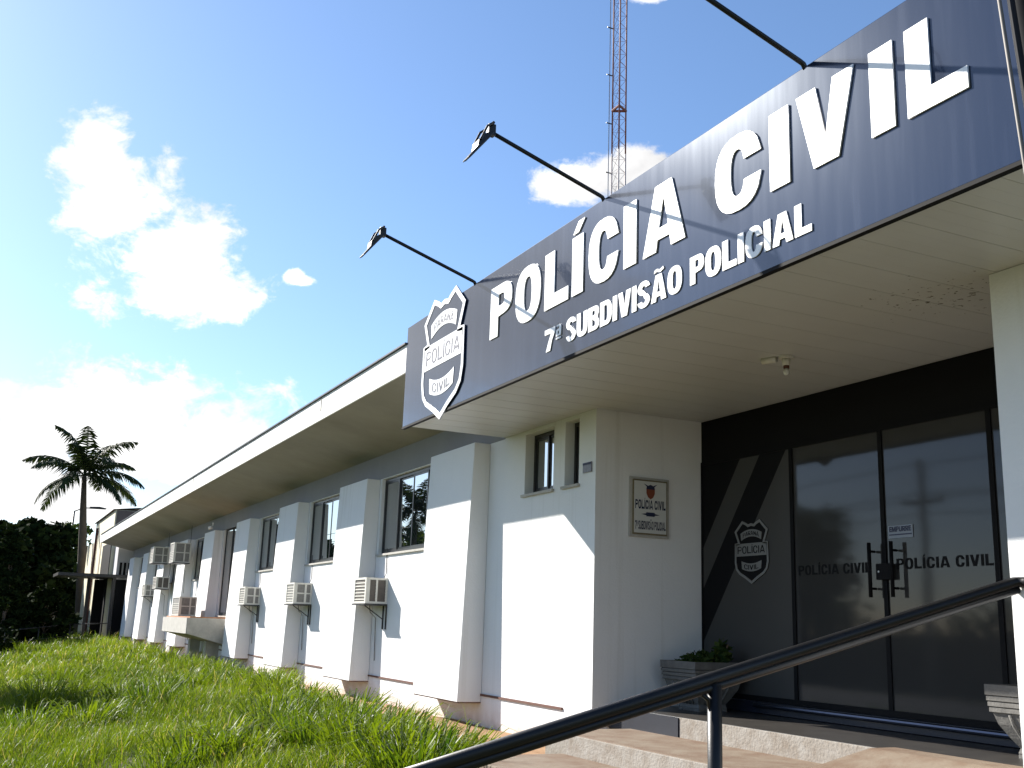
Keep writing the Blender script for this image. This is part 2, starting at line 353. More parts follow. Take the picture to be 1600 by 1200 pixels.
# wall with real openings
wall = MB(); openings = []
for i in range(8):
    x0, x1 = XR[i+1], XR[i]-FW
    z0 = 0.03 if i == 3 else 1.0
    z1 = 2.2 if i == 3 else 2.14
    openings.append((x0+0.10, x1-0.12, z0, z1))
small = [(-10.62, -9.94, 1.44, 2.125), (-9.69, -9.39, 1.44, 2.125)]
allo = sorted(openings + small)
cur = XEND
for (x0, x1, z0, z1) in allo:
    wall.box(cur, x0, WY, WY+0.24, -1.4, 3.0)
    wall.box(x0, x1, WY, WY+0.24, -1.4, z0)
    wall.box(x0, x1, WY, WY+0.24, z1, 3.0)
    cur = x1
wall.box(cur, -9.05, WY, WY+0.24, -1.4, 3.0)
part(wall, 'wall', M_pl)
part(MB().box(-9.26, -9.05, WY+0.24, 6.75, -1.4, 2.9), 'porch_side_wall', M_pl)
part(MB().box(XEND, XEND+0.2, WY+0.24, 14, -1.4, 3.0), 'end_wall', M_pl)
part(MB().box(XEND, -3, 14, 14.2, -1.4, 3.0), 'rear_wall', M_pl)
# dark room behind the windows
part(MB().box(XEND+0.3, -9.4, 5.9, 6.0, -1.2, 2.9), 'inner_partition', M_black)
# pilasters: the foot stands further out than the head and stops short of the ground
for i, xr in enumerate(XR):
    xl = xr-FW; yb, yt, z0, z1 = 4.985, 5.075, -0.855, 2.15
    p = [(xl, yb, z0), (xr, yb, z0), (xr, WY-0.002, z0), (xl, WY-0.002, z0), (xl, yt, z1), (xr, yt, z1), (xr, WY-0.002, z1), (xl, WY-0.002, z1)]
    part(MB().hexa(p), 'pilaster', M_pl, bevel=0.008)
    # brown drip line along the plinth between pilasters
    part(MB().box(xr+0.003, xr+1.95+0.1*math.sin(i*3), WY-0.018, WY-0.001, -0.785, -0.762), 'drip_strip', M_brown)
    part(MB().box(xl+0.01, xr-0.01, yb+0.012, WY-0.003, z0-0.012, z0-0.001), 'pilaster_foot', M_brown)
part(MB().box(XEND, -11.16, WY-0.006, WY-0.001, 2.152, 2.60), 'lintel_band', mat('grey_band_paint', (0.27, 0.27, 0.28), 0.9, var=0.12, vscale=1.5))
def window(x0, x1, z0, z1, ydep, nsash, sillmat=M_concw, big=False):
    w = MB()
    t = 0.045; yb = WY+ydep
    w.box(x0, x1, yb, yb+0.05, z0, z0+t).box(x0, x1, yb, yb+0.05, z1-t, z1).box(x0, x0+t, yb, yb+0.05, z0+t, z1-t).box(x1-t, x1, yb, yb+0.05, z0+t, z1-t)
    wo = part(w, 'window', M_alu)
    for k in range(nsash):
        a = x0+t+(x1-x0-2*t)*k/nsash; c = x0+t+(x1-x0-2*t)*(k+1)/nsash
        yy = yb+0.008 + (0.016 if k % 2 else 0.0)
        s = MB().box(a, a+0.028, yy, yy+0.018, z0+t, z1-t).box(c-0.028, c, yy, yy+0.018, z0+t, z1-t).box(a+0.028, c-0.028, yy, yy+0.018, z0+t, z0+t+0.03).box(a+0.028, c-0.028, yy, yy+0.018, z1-t-0.03, z1-t)
        so_ = part(s, 'sash', M_alu, wo)
        pg = MB().box(a+0.02, c-0.02, yy+0.006, yy+0.012, z0+t+0.02, z1-t-0.02)
        part(pg, 'pane', M_glass, wo)
    part(MB().box(x0-0.04, x1+0.03, WY-0.03, WY+ydep+0.01, z0-0.03, z0-0.001), 'sill', sillmat, wo)
    return wo
for i, (x0, x1, z0, z1) in enumerate(openings):
    window(x0+0.002, x1-0.002, z0+0.002, z1-0.002, 0.05, 4 if i != 3 else 3)
for (x0, x1, z0, z1) in small: window(x0+0.002, x1-0.002, z0+0.002, z1-0.002, 0.11, 2)

# eave: sloping underside, pale fascia, dark metal flashing on top, board-marked joints
EY, EZ0, EZ1 = 4.03, 2.805, 3.125
prof = [(EY+0.002, EZ0), (EY+0.002, EZ1), (8.5, 3.45), (8.5, 3.2), (WY+0.3, 2.53), (WY, 2.53)]
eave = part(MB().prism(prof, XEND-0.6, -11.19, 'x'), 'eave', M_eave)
fas = MB(); xx = -11.19; segs = []
while xx > XEND-0.6:
    x2 = max(xx-5.4, XEND-0.6); segs.append((x2+0.004, xx-0.004)); xx = x2
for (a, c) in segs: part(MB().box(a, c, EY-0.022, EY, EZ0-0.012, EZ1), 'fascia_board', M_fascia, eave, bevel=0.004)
part(MB().box(XEND-0.62, -11.19, EY-0.05, EY+0.3, EZ1+0.002, EZ1+0.022), 'flashing', M_darkmetal, eave)
for x in (-14.7, -25.2, -33, -41): part(MB().box(x, x+0.03, EY-0.028, EY-0.023, EZ0+0.12, EZ1), 'joint_cover', M_conc, eave)
part(MB().prism([(EY+0.5, EZ1+0.03), (9, 3.9), (14.4, 3.5), (14.4, 3.4), (9, 3.6), (EY+0.5, EZ1)], XEND-0.6, -11.19, 'x'), 'roof', M_roof)

# canopy over the entrance with a lining of narrow white boards
CX0, CX1, CZ = -11.15, -2.3, 2.166
can = part(MB().box(CX0+0.01, CX1, 4.04, 6.9, CZ+0.03, 3.26), 'canopy', M_pl)
nb = 84; bw = (CX1-CX0)/nb
def soff_mat():
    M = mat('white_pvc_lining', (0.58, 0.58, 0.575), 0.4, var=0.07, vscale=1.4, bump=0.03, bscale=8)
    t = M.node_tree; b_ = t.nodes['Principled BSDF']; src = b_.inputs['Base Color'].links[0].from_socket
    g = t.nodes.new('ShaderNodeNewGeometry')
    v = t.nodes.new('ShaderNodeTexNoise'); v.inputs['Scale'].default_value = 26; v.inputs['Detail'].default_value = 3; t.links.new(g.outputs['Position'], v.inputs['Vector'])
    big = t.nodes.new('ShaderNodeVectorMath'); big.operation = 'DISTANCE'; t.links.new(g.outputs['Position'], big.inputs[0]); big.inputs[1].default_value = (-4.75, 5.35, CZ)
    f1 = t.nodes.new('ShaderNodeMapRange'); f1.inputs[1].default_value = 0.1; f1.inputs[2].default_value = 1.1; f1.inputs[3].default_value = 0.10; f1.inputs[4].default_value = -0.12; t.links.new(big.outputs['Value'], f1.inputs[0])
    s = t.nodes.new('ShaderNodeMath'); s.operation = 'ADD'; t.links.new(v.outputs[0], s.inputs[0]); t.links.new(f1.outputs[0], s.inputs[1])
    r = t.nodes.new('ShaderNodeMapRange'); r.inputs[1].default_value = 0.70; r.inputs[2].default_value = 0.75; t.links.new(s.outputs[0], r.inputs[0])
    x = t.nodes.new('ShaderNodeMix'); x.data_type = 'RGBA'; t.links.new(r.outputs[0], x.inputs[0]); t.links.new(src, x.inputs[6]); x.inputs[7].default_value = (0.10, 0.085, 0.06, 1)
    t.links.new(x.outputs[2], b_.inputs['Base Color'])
    return M
M_lin = soff_mat()
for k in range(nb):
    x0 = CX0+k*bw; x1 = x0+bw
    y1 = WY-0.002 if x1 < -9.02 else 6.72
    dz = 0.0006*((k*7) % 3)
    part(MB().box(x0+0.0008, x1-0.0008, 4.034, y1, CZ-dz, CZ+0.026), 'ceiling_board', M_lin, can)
# porch: pier on the right, dark transom over the glazing
part(MB().box(-4.25, -2.6, 5.2, 5.55, -1.5, CZ-0.004), 'pier', M_pl)
part(MB().box(-4.25, -4.0, 5.552, 6.7, -1.5, CZ-0.004), 'porch_side_wall', M_pl)
part(MB().box(-9.045, -4.255, 6.56, 6.72, 1.735, CZ-0.004), 'transom', M_black)
part(MB().box(-9.045, -4.255, 6.535, 6.70, -0.70, -0.60), 'door_sill', M_sill_shade, bevel=0.004)
part(MB().tube([(-8.2, 6.515, -0.625), (-4.26, 6.515, -0.625)], 0.022, 10), 'sill_rail', mat('blued_steel', (0.07, 0.08, 0.11), 0.3, metal=0.9))
part(MB().box(-9.0, -4.3, 7.6, 7.7, -0.7, 2.1), 'hall_wall', M_black)

# ------------------------------------------------------------------ letters: condensed grotesque drawn as outlines
def arc(cx, cy, rx, ry, a0, a1, n):
    e = 2.5
    ptsa = []
    for k in range(n+1):
        a = math.radians(a0+(a1-a0)*k/n); c_, s_ = math.cos(a), math.sin(a)
        ptsa.append((cx+rx*math.copysign(abs(c_)**(2/e), c_), cy+ry*math.copysign(abs(s_)**(2/e), s_)))
    return ptsa
def glyph(ch, s=0.33, hgt=0.235):
    """contours in a cell of height 1; returns (contours, advance width)"""
    base = {'Í': 'I', 'Ã': 'A', 'Á': 'A'}.get(ch, ch)
    k = s/0.33
    c = []
    if base == 'I': w = s; c = [[(0, 0), (w, 0), (w, 1), (0, 1)]]
    elif base == 'L': w = 0.80; c = [[(0, 0), (w, 0), (w, hgt), (s, hgt), (s, 1), (0, 1)]]
    elif base == 'E': w = 0.76; m_ = hgt*0.9; c = [[(0, 0), (w, 0), (w, m_), (s, m_), (s, .5-m_/2), (w*.94, .5-m_/2), (w*.94, .5+m_/2), (s, .5+m_/2), (s, 1-m_), (w, 1-m_), (w, 1), (0, 1)]]
    elif base in 'PR':
        w = 0.87; lo = 0.40
        o_ = [(0, 0), (s, 0), (s, lo-0.02)]
        if base == 'R': o_ = [(0, 0), (s, 0), (s, lo-0.02), (s*1.15, lo-0.02), (w-s*.95, 0), (w+.04, 0), (w*.80, lo+.02)]
        o_ += arc(w-0.36, (lo+1)/2, 0.36, (1-lo)/2, -80 if base == 'P' else -50, 90, 10) + [(0, 1)]
        c = [o_, [(s, lo+hgt*.78)] + arc(w-s-0.06, (lo+1)/2, 0.09+(.33-s)*.5, (1-lo)/2-hgt*.80, -90, 90, 6) + [(s, 1-hgt*.80)]]
    elif base in 'OD':
        w = 0.94
        if base == 'O': c = [arc(w/2, .5, w/2, .52, 0, 360, 28)[:-1], arc(w/2, .5, w/2-s*.98, .52-hgt*.86, 0, 360, 20)[:-1]]
        else: c = [[(0, 0)] + arc(w-.45, .5, .45, .5, -90, 90, 16) + [(0, 1)], [(s, hgt*.85)] + arc(w-s-.12, .5, .12+(.33-s)*.4, .5-hgt*.85, -90, 90, 10) + [(s, 1-hgt*.85)]]
    elif base in 'C':
        w = 0.92
        a_ = arc(w/2, .5, w/2, .52, 22, 338, 24); i_ = arc(w/2, .5, w/2-s*.98, .52-hgt*.86, 335, 25, 18)
        a_[0] = (w, .64); a_[-1] = (w, .36); i_[0] = (w-s, .36); i_[-1] = (w-s, .64)
        c = [a_ + i_]
    elif base == 'U':
        w = 0.92
        c = [[(0, 1)] + [(0, .4)] + arc(w/2, .36, w/2, .38, 180, 360, 14) + [(w, .4), (w, 1), (w-s, 1), (w-s, .4)] + arc(w/2, .38, w/2-s, .38-hgt*.8, 360, 180, 10) + [(s, .4), (s, 1)]]
    elif base == 'A':
        w = 1.04; h_ = s*1.02
        c = [[(0, 0), (h_, 0), (h_+.035, .17), (w-h_-.035, .17), (w-h_, 0), (w, 0), (w/2+s*.62, 1), (w/2-s*.62, 1)], [(h_+.07, .34), (w-h_-.07, .34), (w/2, .80)]]
    elif base == 'V': w = 0.96; c = [[(w/2-s*.62, 0), (w/2+s*.62, 0), (w, 1), (w-s*1.02, 1), (w/2, .30+.1*(1-k)), (s*1.02, 1), (0, 1)]]
    elif base == 'N': w = 0.95; c = [[(0, 0), (s*.9, 0), (s*.9, .58), (w-s*.9, 0), (w, 0), (w, 1), (w-s*.9, 1), (w-s*.9, .42), (s*.9, 1), (0, 1)]]
    elif base == 'M': w = 1.15; c = [[(0, 0), (s*.8, 0), (s*.8, .6), (w/2-.06, 0), (w/2+.06, 0), (w-s*.8, .6), (w-s*.8, 0), (w, 0), (w, 1), (w-s*.95, 1), (w/2, .42), (s*.95, 1), (0, 1)]]
    elif base == '7': w = 0.82; c = [[(.12, 0), (.12+s, 0), (w*.72, .45), (w, .80), (w, 1), (0, 1), (0, 1-hgt), (w-s*.9, 1-hgt), (w*.38, .42)]]
    elif base == 'B':
        w = 0.90
        c = [[(0, 0)] + arc(w-.38, .26, .38, .26, -90, 55, 8) + [(w-.10, .52)] + arc(w-.40, .76, .37, .24, -40, 90, 8) + [(0, 1)],
             [(s, hgt*.8)] + arc(w-s-.07, .28, .09, .28-hgt*.8, -90, 90, 6) + [(s, .56-hgt*.0-.05)], [(s, .62)] + arc(w-s-.10, .72, .09, .10, -90, 90, 6) + [(s, .82)]]
    elif base == 'S':
        w = 0.88; hx, hy = s*.48, hgt*.44
        cl = []
        for t_ in range(0, 15):
            a = math.radians(5+(265-5)*t_/14); cl.append((w/2+(w/2-hx)*math.cos(a), .745+(.275-hy)*math.sin(a), math.cos(a), math.sin(a)))
        for t_ in range(1, 15):
            a = math.radians(85+(-175-85)*t_/14); cl.append((w/2+(w/2-hx)*math.cos(a), .255+(.275-hy)*math.sin(a), -math.cos(a), -math.sin(a)))
        up_ = [(x+nx_*hx, y+ny_*hy) for x, y, nx_, ny_ in cl]; dn = [(x-nx_*hx, y-ny_*hy) for x, y, nx_, ny_ in cl]
        c = [up_ + dn[::-1]]
    elif base == 'ª':
        w = 0.40
        c = [[(0, .50), (.38, .50), (.38, .92), (.30, 1), (.04, 1), (.04, .92), (.24, .92), (.24, .82), (.0, .78)], [(.12, .58), (.24, .58), (.24, .74), (.12, .70)], [(0, .36), (.38, .36), (.38, .44), (0, .44)]]
    else: w = 0.35; c = []
    if ch == 'Í': c.append([(w*.05, 1.06), (w*.55, 1.06), (w*1.12, 1.25), (w*.55, 1.25)])
    if ch == 'Á': c.append([(w*.40, 1.06), (w*.56, 1.06), (w*.76, 1.25), (w*.54, 1.25)])
    if ch == 'Ã': c.append([(w*.20, 1.08), (w*.36, 1.13), (w*.60, 1.06), (w*.84, 1.14), (w*.80, 1.24), (w*.60, 1.17), (w*.38, 1.24), (w*.22, 1.19)])
    return c, w
def contour_mesh(contours, depth):
    """filled outline in XZ, front face towards -Y, made from a 2D curve"""
    cu = bpy.data.curves.new('tmp', 'CURVE'); cu.dimensions = '2D'; cu.fill_mode = 'BOTH' if depth > 0 else 'FRONT'; cu.extrude = depth/2
    for ct in contours:
        sp = cu.splines.new('POLY'); sp.points.add(len(ct)-1); sp.use_cyclic_u = True
        for p_, q in zip(sp.points, ct): p_.co = (q[0], q[1], 0, 1)
    ob = bpy.data.objects.new('tmp', cu)
    me = bpy.data.meshes.new_from_object(ob)
    bpy.data.objects.remove(ob); bpy.data.curves.remove(cu)
    me.transform(Matrix.Rotation(math.pi/2, 4, 'X'))
    return me
def text_run(txt, x0, x1, z, h, y, depth, mt, parent, name, s=0.33, hgt=0.235, gap=0.09, space=0.42, joined=True, xf=None, one=True):
    """set a line of text between x0 and x1; parent inverse left to caller. one: a single mesh"""
    adv = []; cx = 0
    for ch in txt:
        if ch == ' ': cx += space; continue
        c, w = glyph(ch, s, hgt); adv.append((c, cx)); cx += w+gap
    total = cx-gap; sc = (x1-x0)/total
    if one:
        cs = [[(x0+(px+o_)*sc, z+py*h) for px, py in ct] for c, o_ in adv for ct in c]
        if xf: cs = [[xf(*q) for q in ct] for ct in cs]
        me = contour_mesh(cs, depth); me.name = name; me.materials.append(mt)
        ob = bpy.data.objects.new(name, me); link(ob, parent); ob.location = (0, y, 0)
        ob['kind'] = 'stuff'
        return [ob]
    res = []
    for c, o_ in adv:
        me = contour_mesh([[(x0+(px+o_)*sc, z+py*h) for px, py in ct] for ct in c], depth); me.materials.append(mt)
        ob = bpy.data.objects.new(name, me); link(ob, parent); ob.location = (0, y, 0); res.append(ob)
    return res
def flat_poly(cs, y, depth, mt, parent, name):
    me = contour_mesh(cs, depth); me.name = name; me.materials.append(mt)
    ob = bpy.data.objects.new(name, me); link(ob, parent); ob.location = (0, y, 0)
    return ob

# ------------------------------------------------------------------ name sign
sg = empty('name_sign'); tag(sg, 'long navy sign board with white raised letters and shield above the entrance', 'sign')
MB().box(CX0-0.02, CX1+0.1, 4.0, 4.03, 2.152, 3.315).build('panel', M_sign, sg, bevel=0.004)
MB().box(CX0-0.022, CX1+0.1, 3.992, 4.034, 2.128, 2.150).build('bottom_trim', M_black, sg)
big = [('P', -8.85, -8.39), ('O', -8.31, -7.82), ('L', -7.74, -7.32), ('Í', -7.26, -7.08), ('C', -6.99, -6.54), ('I', -6.465, -6.29), ('A', -6.20, -5.67),
       ('C', -5.33, -4.86), ('I', -4.78, -4.60), ('V', -4.53, -4.055), ('I', -3.94, -3.77), ('L', -3.685, -3.30)]
LY = 3.9935
for ch, a, c in big:
    cs, w = glyph(ch); sc = (c-a)/w
    flat_poly([[(a+px*sc, 2.632+py*0.50) for px, py in ct] for ct in cs], LY, 0.010, M_white, sg, 'letter')
# even setting of the second line
def set_line(txt, x0, x1, z, h):
    gap, space = 0.085, 0.42; cx = 0; run = []
    for ch in txt:
        if ch == ' ': cx += space; continue
        cs, w = glyph(ch, 0.335, 0.22); run.append((cs, cx)); cx += w+gap
    sc = (x1-x0)/(cx-gap)
    for cs, o_ in run:
        flat_poly([[(x0+(px+o_)*sc, z+py*h) for px, py in ct] for ct in cs], 3.9950, 0.007, M_white, sg, 'small_letter')
set_line('7ª', -7.72, -7.43, 2.26, 0.195)
set_line('SUBDIVISÃO', -7.345, -5.715, 2.265, 0.195)
set_line('POLICIAL', -5.62, -4.43, 2.268, 0.195)
# shield
def shield_pts(cx, zc, k, inset=0.0):
    half = [(0.0, .62), (.10, .60), (.16, .635), (.30, .69), (.57, .46), (.455, .215), (.565, .20), (.575, -.22), (.53, -.38), (.42, -.48), (.20, -.58), (0.0, -.69)]
    pts = [(x, z) for x, z in half] + [(-x, z) for x, z in half[-2:0:-1]]
    if inset:
        n_ = len(pts); res = []
        for i in range(n_):
            a = Vector(pts[i-1]); p0 = Vector(pts[i]); c_ = Vector(pts[(i+1) % n_])
            d1 = (p0-a).normalized(); d2 = (c_-p0).normalized()
            n1 = Vector((d1.y, -d1.x)); n2 = Vector((d2.y, -d2.x)); bi = (n1+n2)
            bi = bi.normalized() if bi.length > 1e-4 else n1
            res.append(p0+bi*(inset/max(0.5, bi.dot(n1))))
        pts = [(q.x, q.y) for q in res]
    return [(cx+x*k, zc+z*k) for x, z in pts]
def shield(cx, zc, k, y, dpt, parent, mring, mface, mtext, mband=None):
    mband = mband or mring
    so_ = flat_poly([shield_pts(cx, zc, k)], y, dpt, mface, parent, 'shield')
    yy = y-dpt/2-0.003
    def sub_(cs, nm, mt, off=0.0, d=0.004):
        me = contour_mesh(cs, d); me.materials.append(mt); ob = bpy.data.objects.new(nm, me); link(ob, so_); ob.location = (0, yy-y-off, 0); return ob
    sub_([shield_pts(cx, zc, k), shield_pts(cx, zc, k, 0.055)], 'border', mring)
    P = lambda x, z: (cx+x*k, zc+z*k)
    sub_([[P(-.53, -.085), P(.53, -.085), P(.53, .19), P(-.53, .19)]], 'band', mband)
    ar = lambda x: .08*(1-(x/.34)**2)
    xs_ = [-.34+.068*i for i in range(11)]
    sub_([[P(x, .255+ar(x)) for x in xs_] + [P(x*1.06, .41+ar(x)) for x in xs_[::-1]]], 'banner', mband)
    sub_([[P(x*.95, -.36-.06*(1-(x/.34)**2)) for x in xs_] + [P(x*1.0, -.19-.06*(1-(x/.34)**2)) for x in xs_[::-1]]], 'banner', mband)
    def t_(txt, a, b_, z, h, bend, nm, w_=0.16):
        adv = []; c0 = 0
        for ch in txt:
            cs, w = glyph(ch, w_, w_*.85); adv.append((cs, c0)); c0 += w+.2
        sc = (b_-a)/(c0-.2)
        cs = []
        for g_, o_ in adv:
            for ct in g_:
                q = []
                for px, py in ct:
                    x = a+(px+o_)*sc; q.append(P(x, z+py*h+bend*(1-(x/.34)**2)))
                cs.append(q)
        sub_(cs, nm, mtext, 0.004, 0.002)['kind'] = 'stuff'
    t_('POLÍCIA', -.46, .46, -.03, .155, 0.0, 'lettering')
    t_('PARANÁ', -.27, .27, .285, .085, .08, 'lettering')
    t_('CIVIL', -.24, .24, -.325, .10, -.06, 'lettering')
    return so_
shield(-10.02, 2.74, 0.99, 3.991, 0.010, sg, M_white, M_sign, M_ink)

# ------------------------------------------------------------------ sign floodlights
def floodlight(x, label, tilt=52):
    f = empty('sign_floodlight', (x, 4.0, 3.30)); tag(f, label, 'floodlight', 'floodlights on arms over the sign')
    MB().tube([(0, 0.035, -0.03), (0, -0.005, 0.035), (0, -0.03, 0.045), (0, -0.97, 0.345)], 0.0165, 10).build('arm', M_blackpaint, f, smooth=True)
    MB().box(-0.05, 0.05, 0.032, 0.040, -0.09, 0.02).build('mounting_plate', M_blackpaint, f)
    # lamp body tilted to face back down at the sign
    hd = MB().prism([(-0.17, 0.0), (0.13, 0.0), (0.13, 0.022), (0.07, 0.045), (0.0, 0.045), (-0.05, 0.016), (-0.17, 0.010)], -0.06, 0.06, 'x').build('housing', M_blackpaint, f, bevel=0.004)
    hd.location = (0, -1.075, 0.215); hd.rotation_euler = (math.radians(tilt), 0, 0)
    MB().box(-0.052, 0.052, -0.155, 0.118, -0.005, -0.001).build('lens', mat_lens, hd)
    br = MB()
    for s_ in (-1, 1): br.tube([(s_*0.068, -1.10, 0.24), (s_*0.068, -1.05, 0.36), (s_*0.06, -1.00, 0.40)], 0.010, 6)
    br.tube([(-0.068, -1.00, 0.40), (0.068, -1.00, 0.40)], 0.012, 6)
    br.build('yoke', M_blackpaint, f)
    MB().box(-0.028, 0.028, -1.02, -0.96, 0.32, 0.41).build('junction_box', M_blackpaint, f, bevel=0.005)
    return f
mat_lens = mix_glass('lamp_lens', (0.06, 0.06, 0.06), (0.5, 0.5, 0.5), 0.02, 0.1)
floodlight(-9.283, 'black floodlight on an arm at the sign end nearest the shield')
floodlight(-6.80, 'black floodlight on an arm over the middle of the sign')
floodlight(-4.463, 'black floodlight arm over the last letters of the sign, head above the frame', 8)

# ------------------------------------------------------------------ porch steps, ramp
st = empty('porch_steps', (-7, 5, -1.1)); tag(st, 'broad pale concrete entrance steps with dusty red landing before the doors', 'steps')
def keep(mb, name, mt, parent, **k):
    o = mb.build(name, mt, None, **k); o.parent = parent; o.matrix_parent_inverse = parent.matrix_basis.inverted(); return o
PZ, LZ, BZ = -0.705, -0.868, -1.03
bpy.context.view_layer.update()
keep(MB().box(-9.045, -4.255, 5.475, 6.70, -1.3, PZ), 'porch_floor', M_porch, st, bevel=0.006)
keep(MB().box(-7.86, -5.60, 5.45, 5.474, LZ-0.02, PZ-0.003), 'riser', M_step, st, bevel=0.004)
keep(MB().box(-9.04, -7.864, 5.44, 5.474, LZ-0.02, PZ-0.006), 'riser_shade_board', M_sill_shade, st)  # dark board standing in for the shade on this end of the riser
keep(MB().box(-8.62, -5.60, 4.60, 5.473, -1.4, LZ), 'landing', M_floor, st, bevel=0.008)
keep(MB().box(-8.63, -5.60, 4.575, 4.599, BZ-0.1, LZ-0.004), 'riser', M_step, st, bevel=0.005)
keep(MB().box(-8.3, -5.60, 3.62, 4.574, -1.6, BZ), 'lower_slab', M_floor, st, bevel=0.01)
rp = empty('entrance_ramp', (-5, 4, -1.3)); tag(rp, 'dusty concrete ramp rising beside the steps to the doors', 'ramp')
bpy.context.view_layer.update()
keep(MB().prism([(5.62, PZ+0.002), (5.40, PZ+0.001), (1.2, -1.62), (1.2, -2.2), (5.473, -2.2), (5.473, PZ-0.05), (5.62, PZ-0.05)], -5.595, -3.6, 'x'), 'ramp_slab', M_floor, rp)
b = MB()
for k in range(5): b.box(-5.60, -3.6, 4.9-k*0.75, 4.91-k*0.75, -0.817-k*0.163-0.02, -0.817-k*0.163+0.004)
keep(b, 'groove_strip', M_conc, rp)

# handrail
hr = empty('handrail', (-4.2, 3.07, -1.2)); tag(hr, 'glossy black tubular handrail sloping down across the front of the entrance', 'handrail')
bpy.context.view_layer.update()
A = Vector((-4.2, 5.17, 0.335)); B = Vector((-4.2, 1.05, -0.735))
d_ = (B-A)
keep(MB().tube([A+Vector((0.2, 0.05, 0.0)), A+Vector((0.05, 0.02, 0.0)), A, A+d_*0.5, B], 0.030, 14), 'top_rail', M_blackpaint, hr, smooth=True)
keep(MB().tube([A+Vector((0, 0.02, -0.040)), B+Vector((0, 0, -0.036))], 0.022, 10), 'under_rail', M_blackpaint, hr, smooth=True)
for t_ in (0.5, 0.98):
    q = A+d_*t_; g0 = -0.72-(5.4-q.y)*0.217
    keep(MB().tube([(q.x, q.y, q.z-0.03), (q.x, q.y, g0-0.05)], 0.034, 12), 'post', M_blackpaint, hr, smooth=True)
    keep(MB().tube([(q.x, q.y-0.07, q.z-0.075), (q.x, q.y-0.035, q.z-0.10), (q.x, q.y-0.02, q.z-0.16)], 0.012, 6), 'brace', M_blackpaint, hr, smooth=True)

# dark post close to the camera's right
po = empty('roadside_post', (-2.26, 3.0, -1.4)); tag(po, 'dark upright post with thin pale conduit before the right end of the sign', 'post')
bpy.context.view_layer.update()
def pl(z): return -2.245 + (1.9-z)*0.075
keep(MB().tube([(pl(-1.4)+.012, 3.035, -1.4), (pl(4.5)+.012, 3.035, 4.5)], 0.052, 18), 'shaft', M_black, po, smooth=True)
keep(MB().tube([(pl(-1.4)-0.032, 2.965, -1.35), (pl(4.4)-0.032, 2.965, 4.4)], 0.007, 8), 'conduit', mat('old_conduit', (0.16, 0.14, 0.12), 0.6), po, smooth=True)

# ------------------------------------------------------------------ glazed doors
DY = 6.557
edges = [-9.04, -7.65, -6.54, -5.45, -4.26]
kinds = ['side_panel', 'door', 'door', 'side_panel']
leafs = []
for k in range(4):
    a, c = edges[k], edges[k+1]; z0, z1 = -0.595, 1.733
    t = 0.022
    fr = MB().box(a, a+t, DY-0.012, DY+0.02, z0, z1).box(c-t, c, DY-0.012, DY+0.02, z0, z1).box(a+t, c-t, DY-0.012, DY+0.02, z0, z0+0.05).box(a+t, c-t, DY-0.012, DY+0.02, z1-0.035, z1)
    f = part(fr, kinds[k], M_black)
    part(MB().box(a+t-0.004, c-t+0.004, DY, DY+0.01, z0+0.045, z1-0.03), 'pane', M_doorg, f)
    leafs.append(f)
def on_leaf(ob, leaf): ob.parent = leaf; return ob
# grey film with black diagonal stripes on the left side panel
xl, xr_ = edges[0]+0.024, edges[1]-0.024
sl_ = 1.36
def lx(x_top, z): return x_top-(1.69-z)/sl_
zt, zb = 1.695, -0.545
def band_poly(xa, xb):
    p_ = []
    za = 1.69-(xa-xl)*sl_; zb_ = 1.69-(xb-xl)*sl_
    return [(xa, zt), (xb, zt), (xl, zb_), (xl, za)]
on_leaf(flat_poly([band_poly(-8.40, -8.10)], DY-0.002, 0.002, M_film, None, 'film_stripe'), leafs[0])
on_leaf(flat_poly([band_poly(-8.10, -7.72)], DY-0.002, 0.002, M_black, None, 'black_stripe'), leafs[0])
on_leaf(flat_poly([[(xl, zt), (-8.40, zt), (xl, 1.69-(-8.40-xl)*sl_)]], DY-0.002, 0.002, M_black, None, 'black_stripe'), leafs[0])
on_leaf(flat_poly([[(-7.72, zt), (xr_, zt), (xr_, zb), (xl, zb), (xl, 1.69-(-7.72-xl)*sl_)]], DY-0.002, 0.002, M_film, None, 'film'), leafs[0])
M_shg = mat('grey_vinyl_print', (0.16, 0.16, 0.155), 0.5)
ss = shield(-8.235, 0.775, 0.44, DY-0.008, 0.003, None, M_shg, M_black, M_black); on_leaf(ss, leafs[0])
for k, (a, c, z) in ((1, (-7.585, -6.70, 0.535)), (2, (-6.42, -5.49, 0.55))):
    for o in text_run('POLÍCIA CIVIL', a, c, z, 0.085, DY-0.002, 0.002, M_black, None, 'letter', s=0.28, hgt=0.2, gap=0.16, space=0.5, one=False): on_leaf(o, leafs[k])
for k, x in ((1, -6.64), (2, -6.40)):
    h = MB().tube([(x, DY-0.075, 0.33), (x, DY-0.075, 0.77)], 0.016, 10)
    for z in (0.40, 0.70): h.tube([(x, DY-0.075, z), (x, DY-0.01, z)], 0.010, 8)
    part(h, 'handle', M_black, leafs[k], smooth=True)
part(MB().box(-6.60, -6.44, DY-0.05, DY-0.014, 0.47, 0.60), 'lock', M_black, leafs[1], bevel=0.006)
part(MB().tube([(-6.565, DY-0.056, 0.535), (-6.565, DY-0.05, 0.535)], 0.008, 10), 'keyhole', M_galv, leafs[1])
nt_ = part(MB().box(-6.49, -6.23, DY-0.006, DY-0.003, 0.80, 0.90), 'notice', mat('faded_notice', (0.22, 0.25, 0.30), 0.5), leafs[2])
on_leaf(text_run('EMPURRE', -6.475, -6.245, 0.85, 0.042, DY-0.008, 0.001, M_ink, None, 'lettering', s=0.26, gap=0.12)[0], leafs[2])
part(MB().box(-6.48, -6.24, DY-0.008, DY-0.0065, 0.822, 0.832), 'notice_line', M_ink, leafs[2])

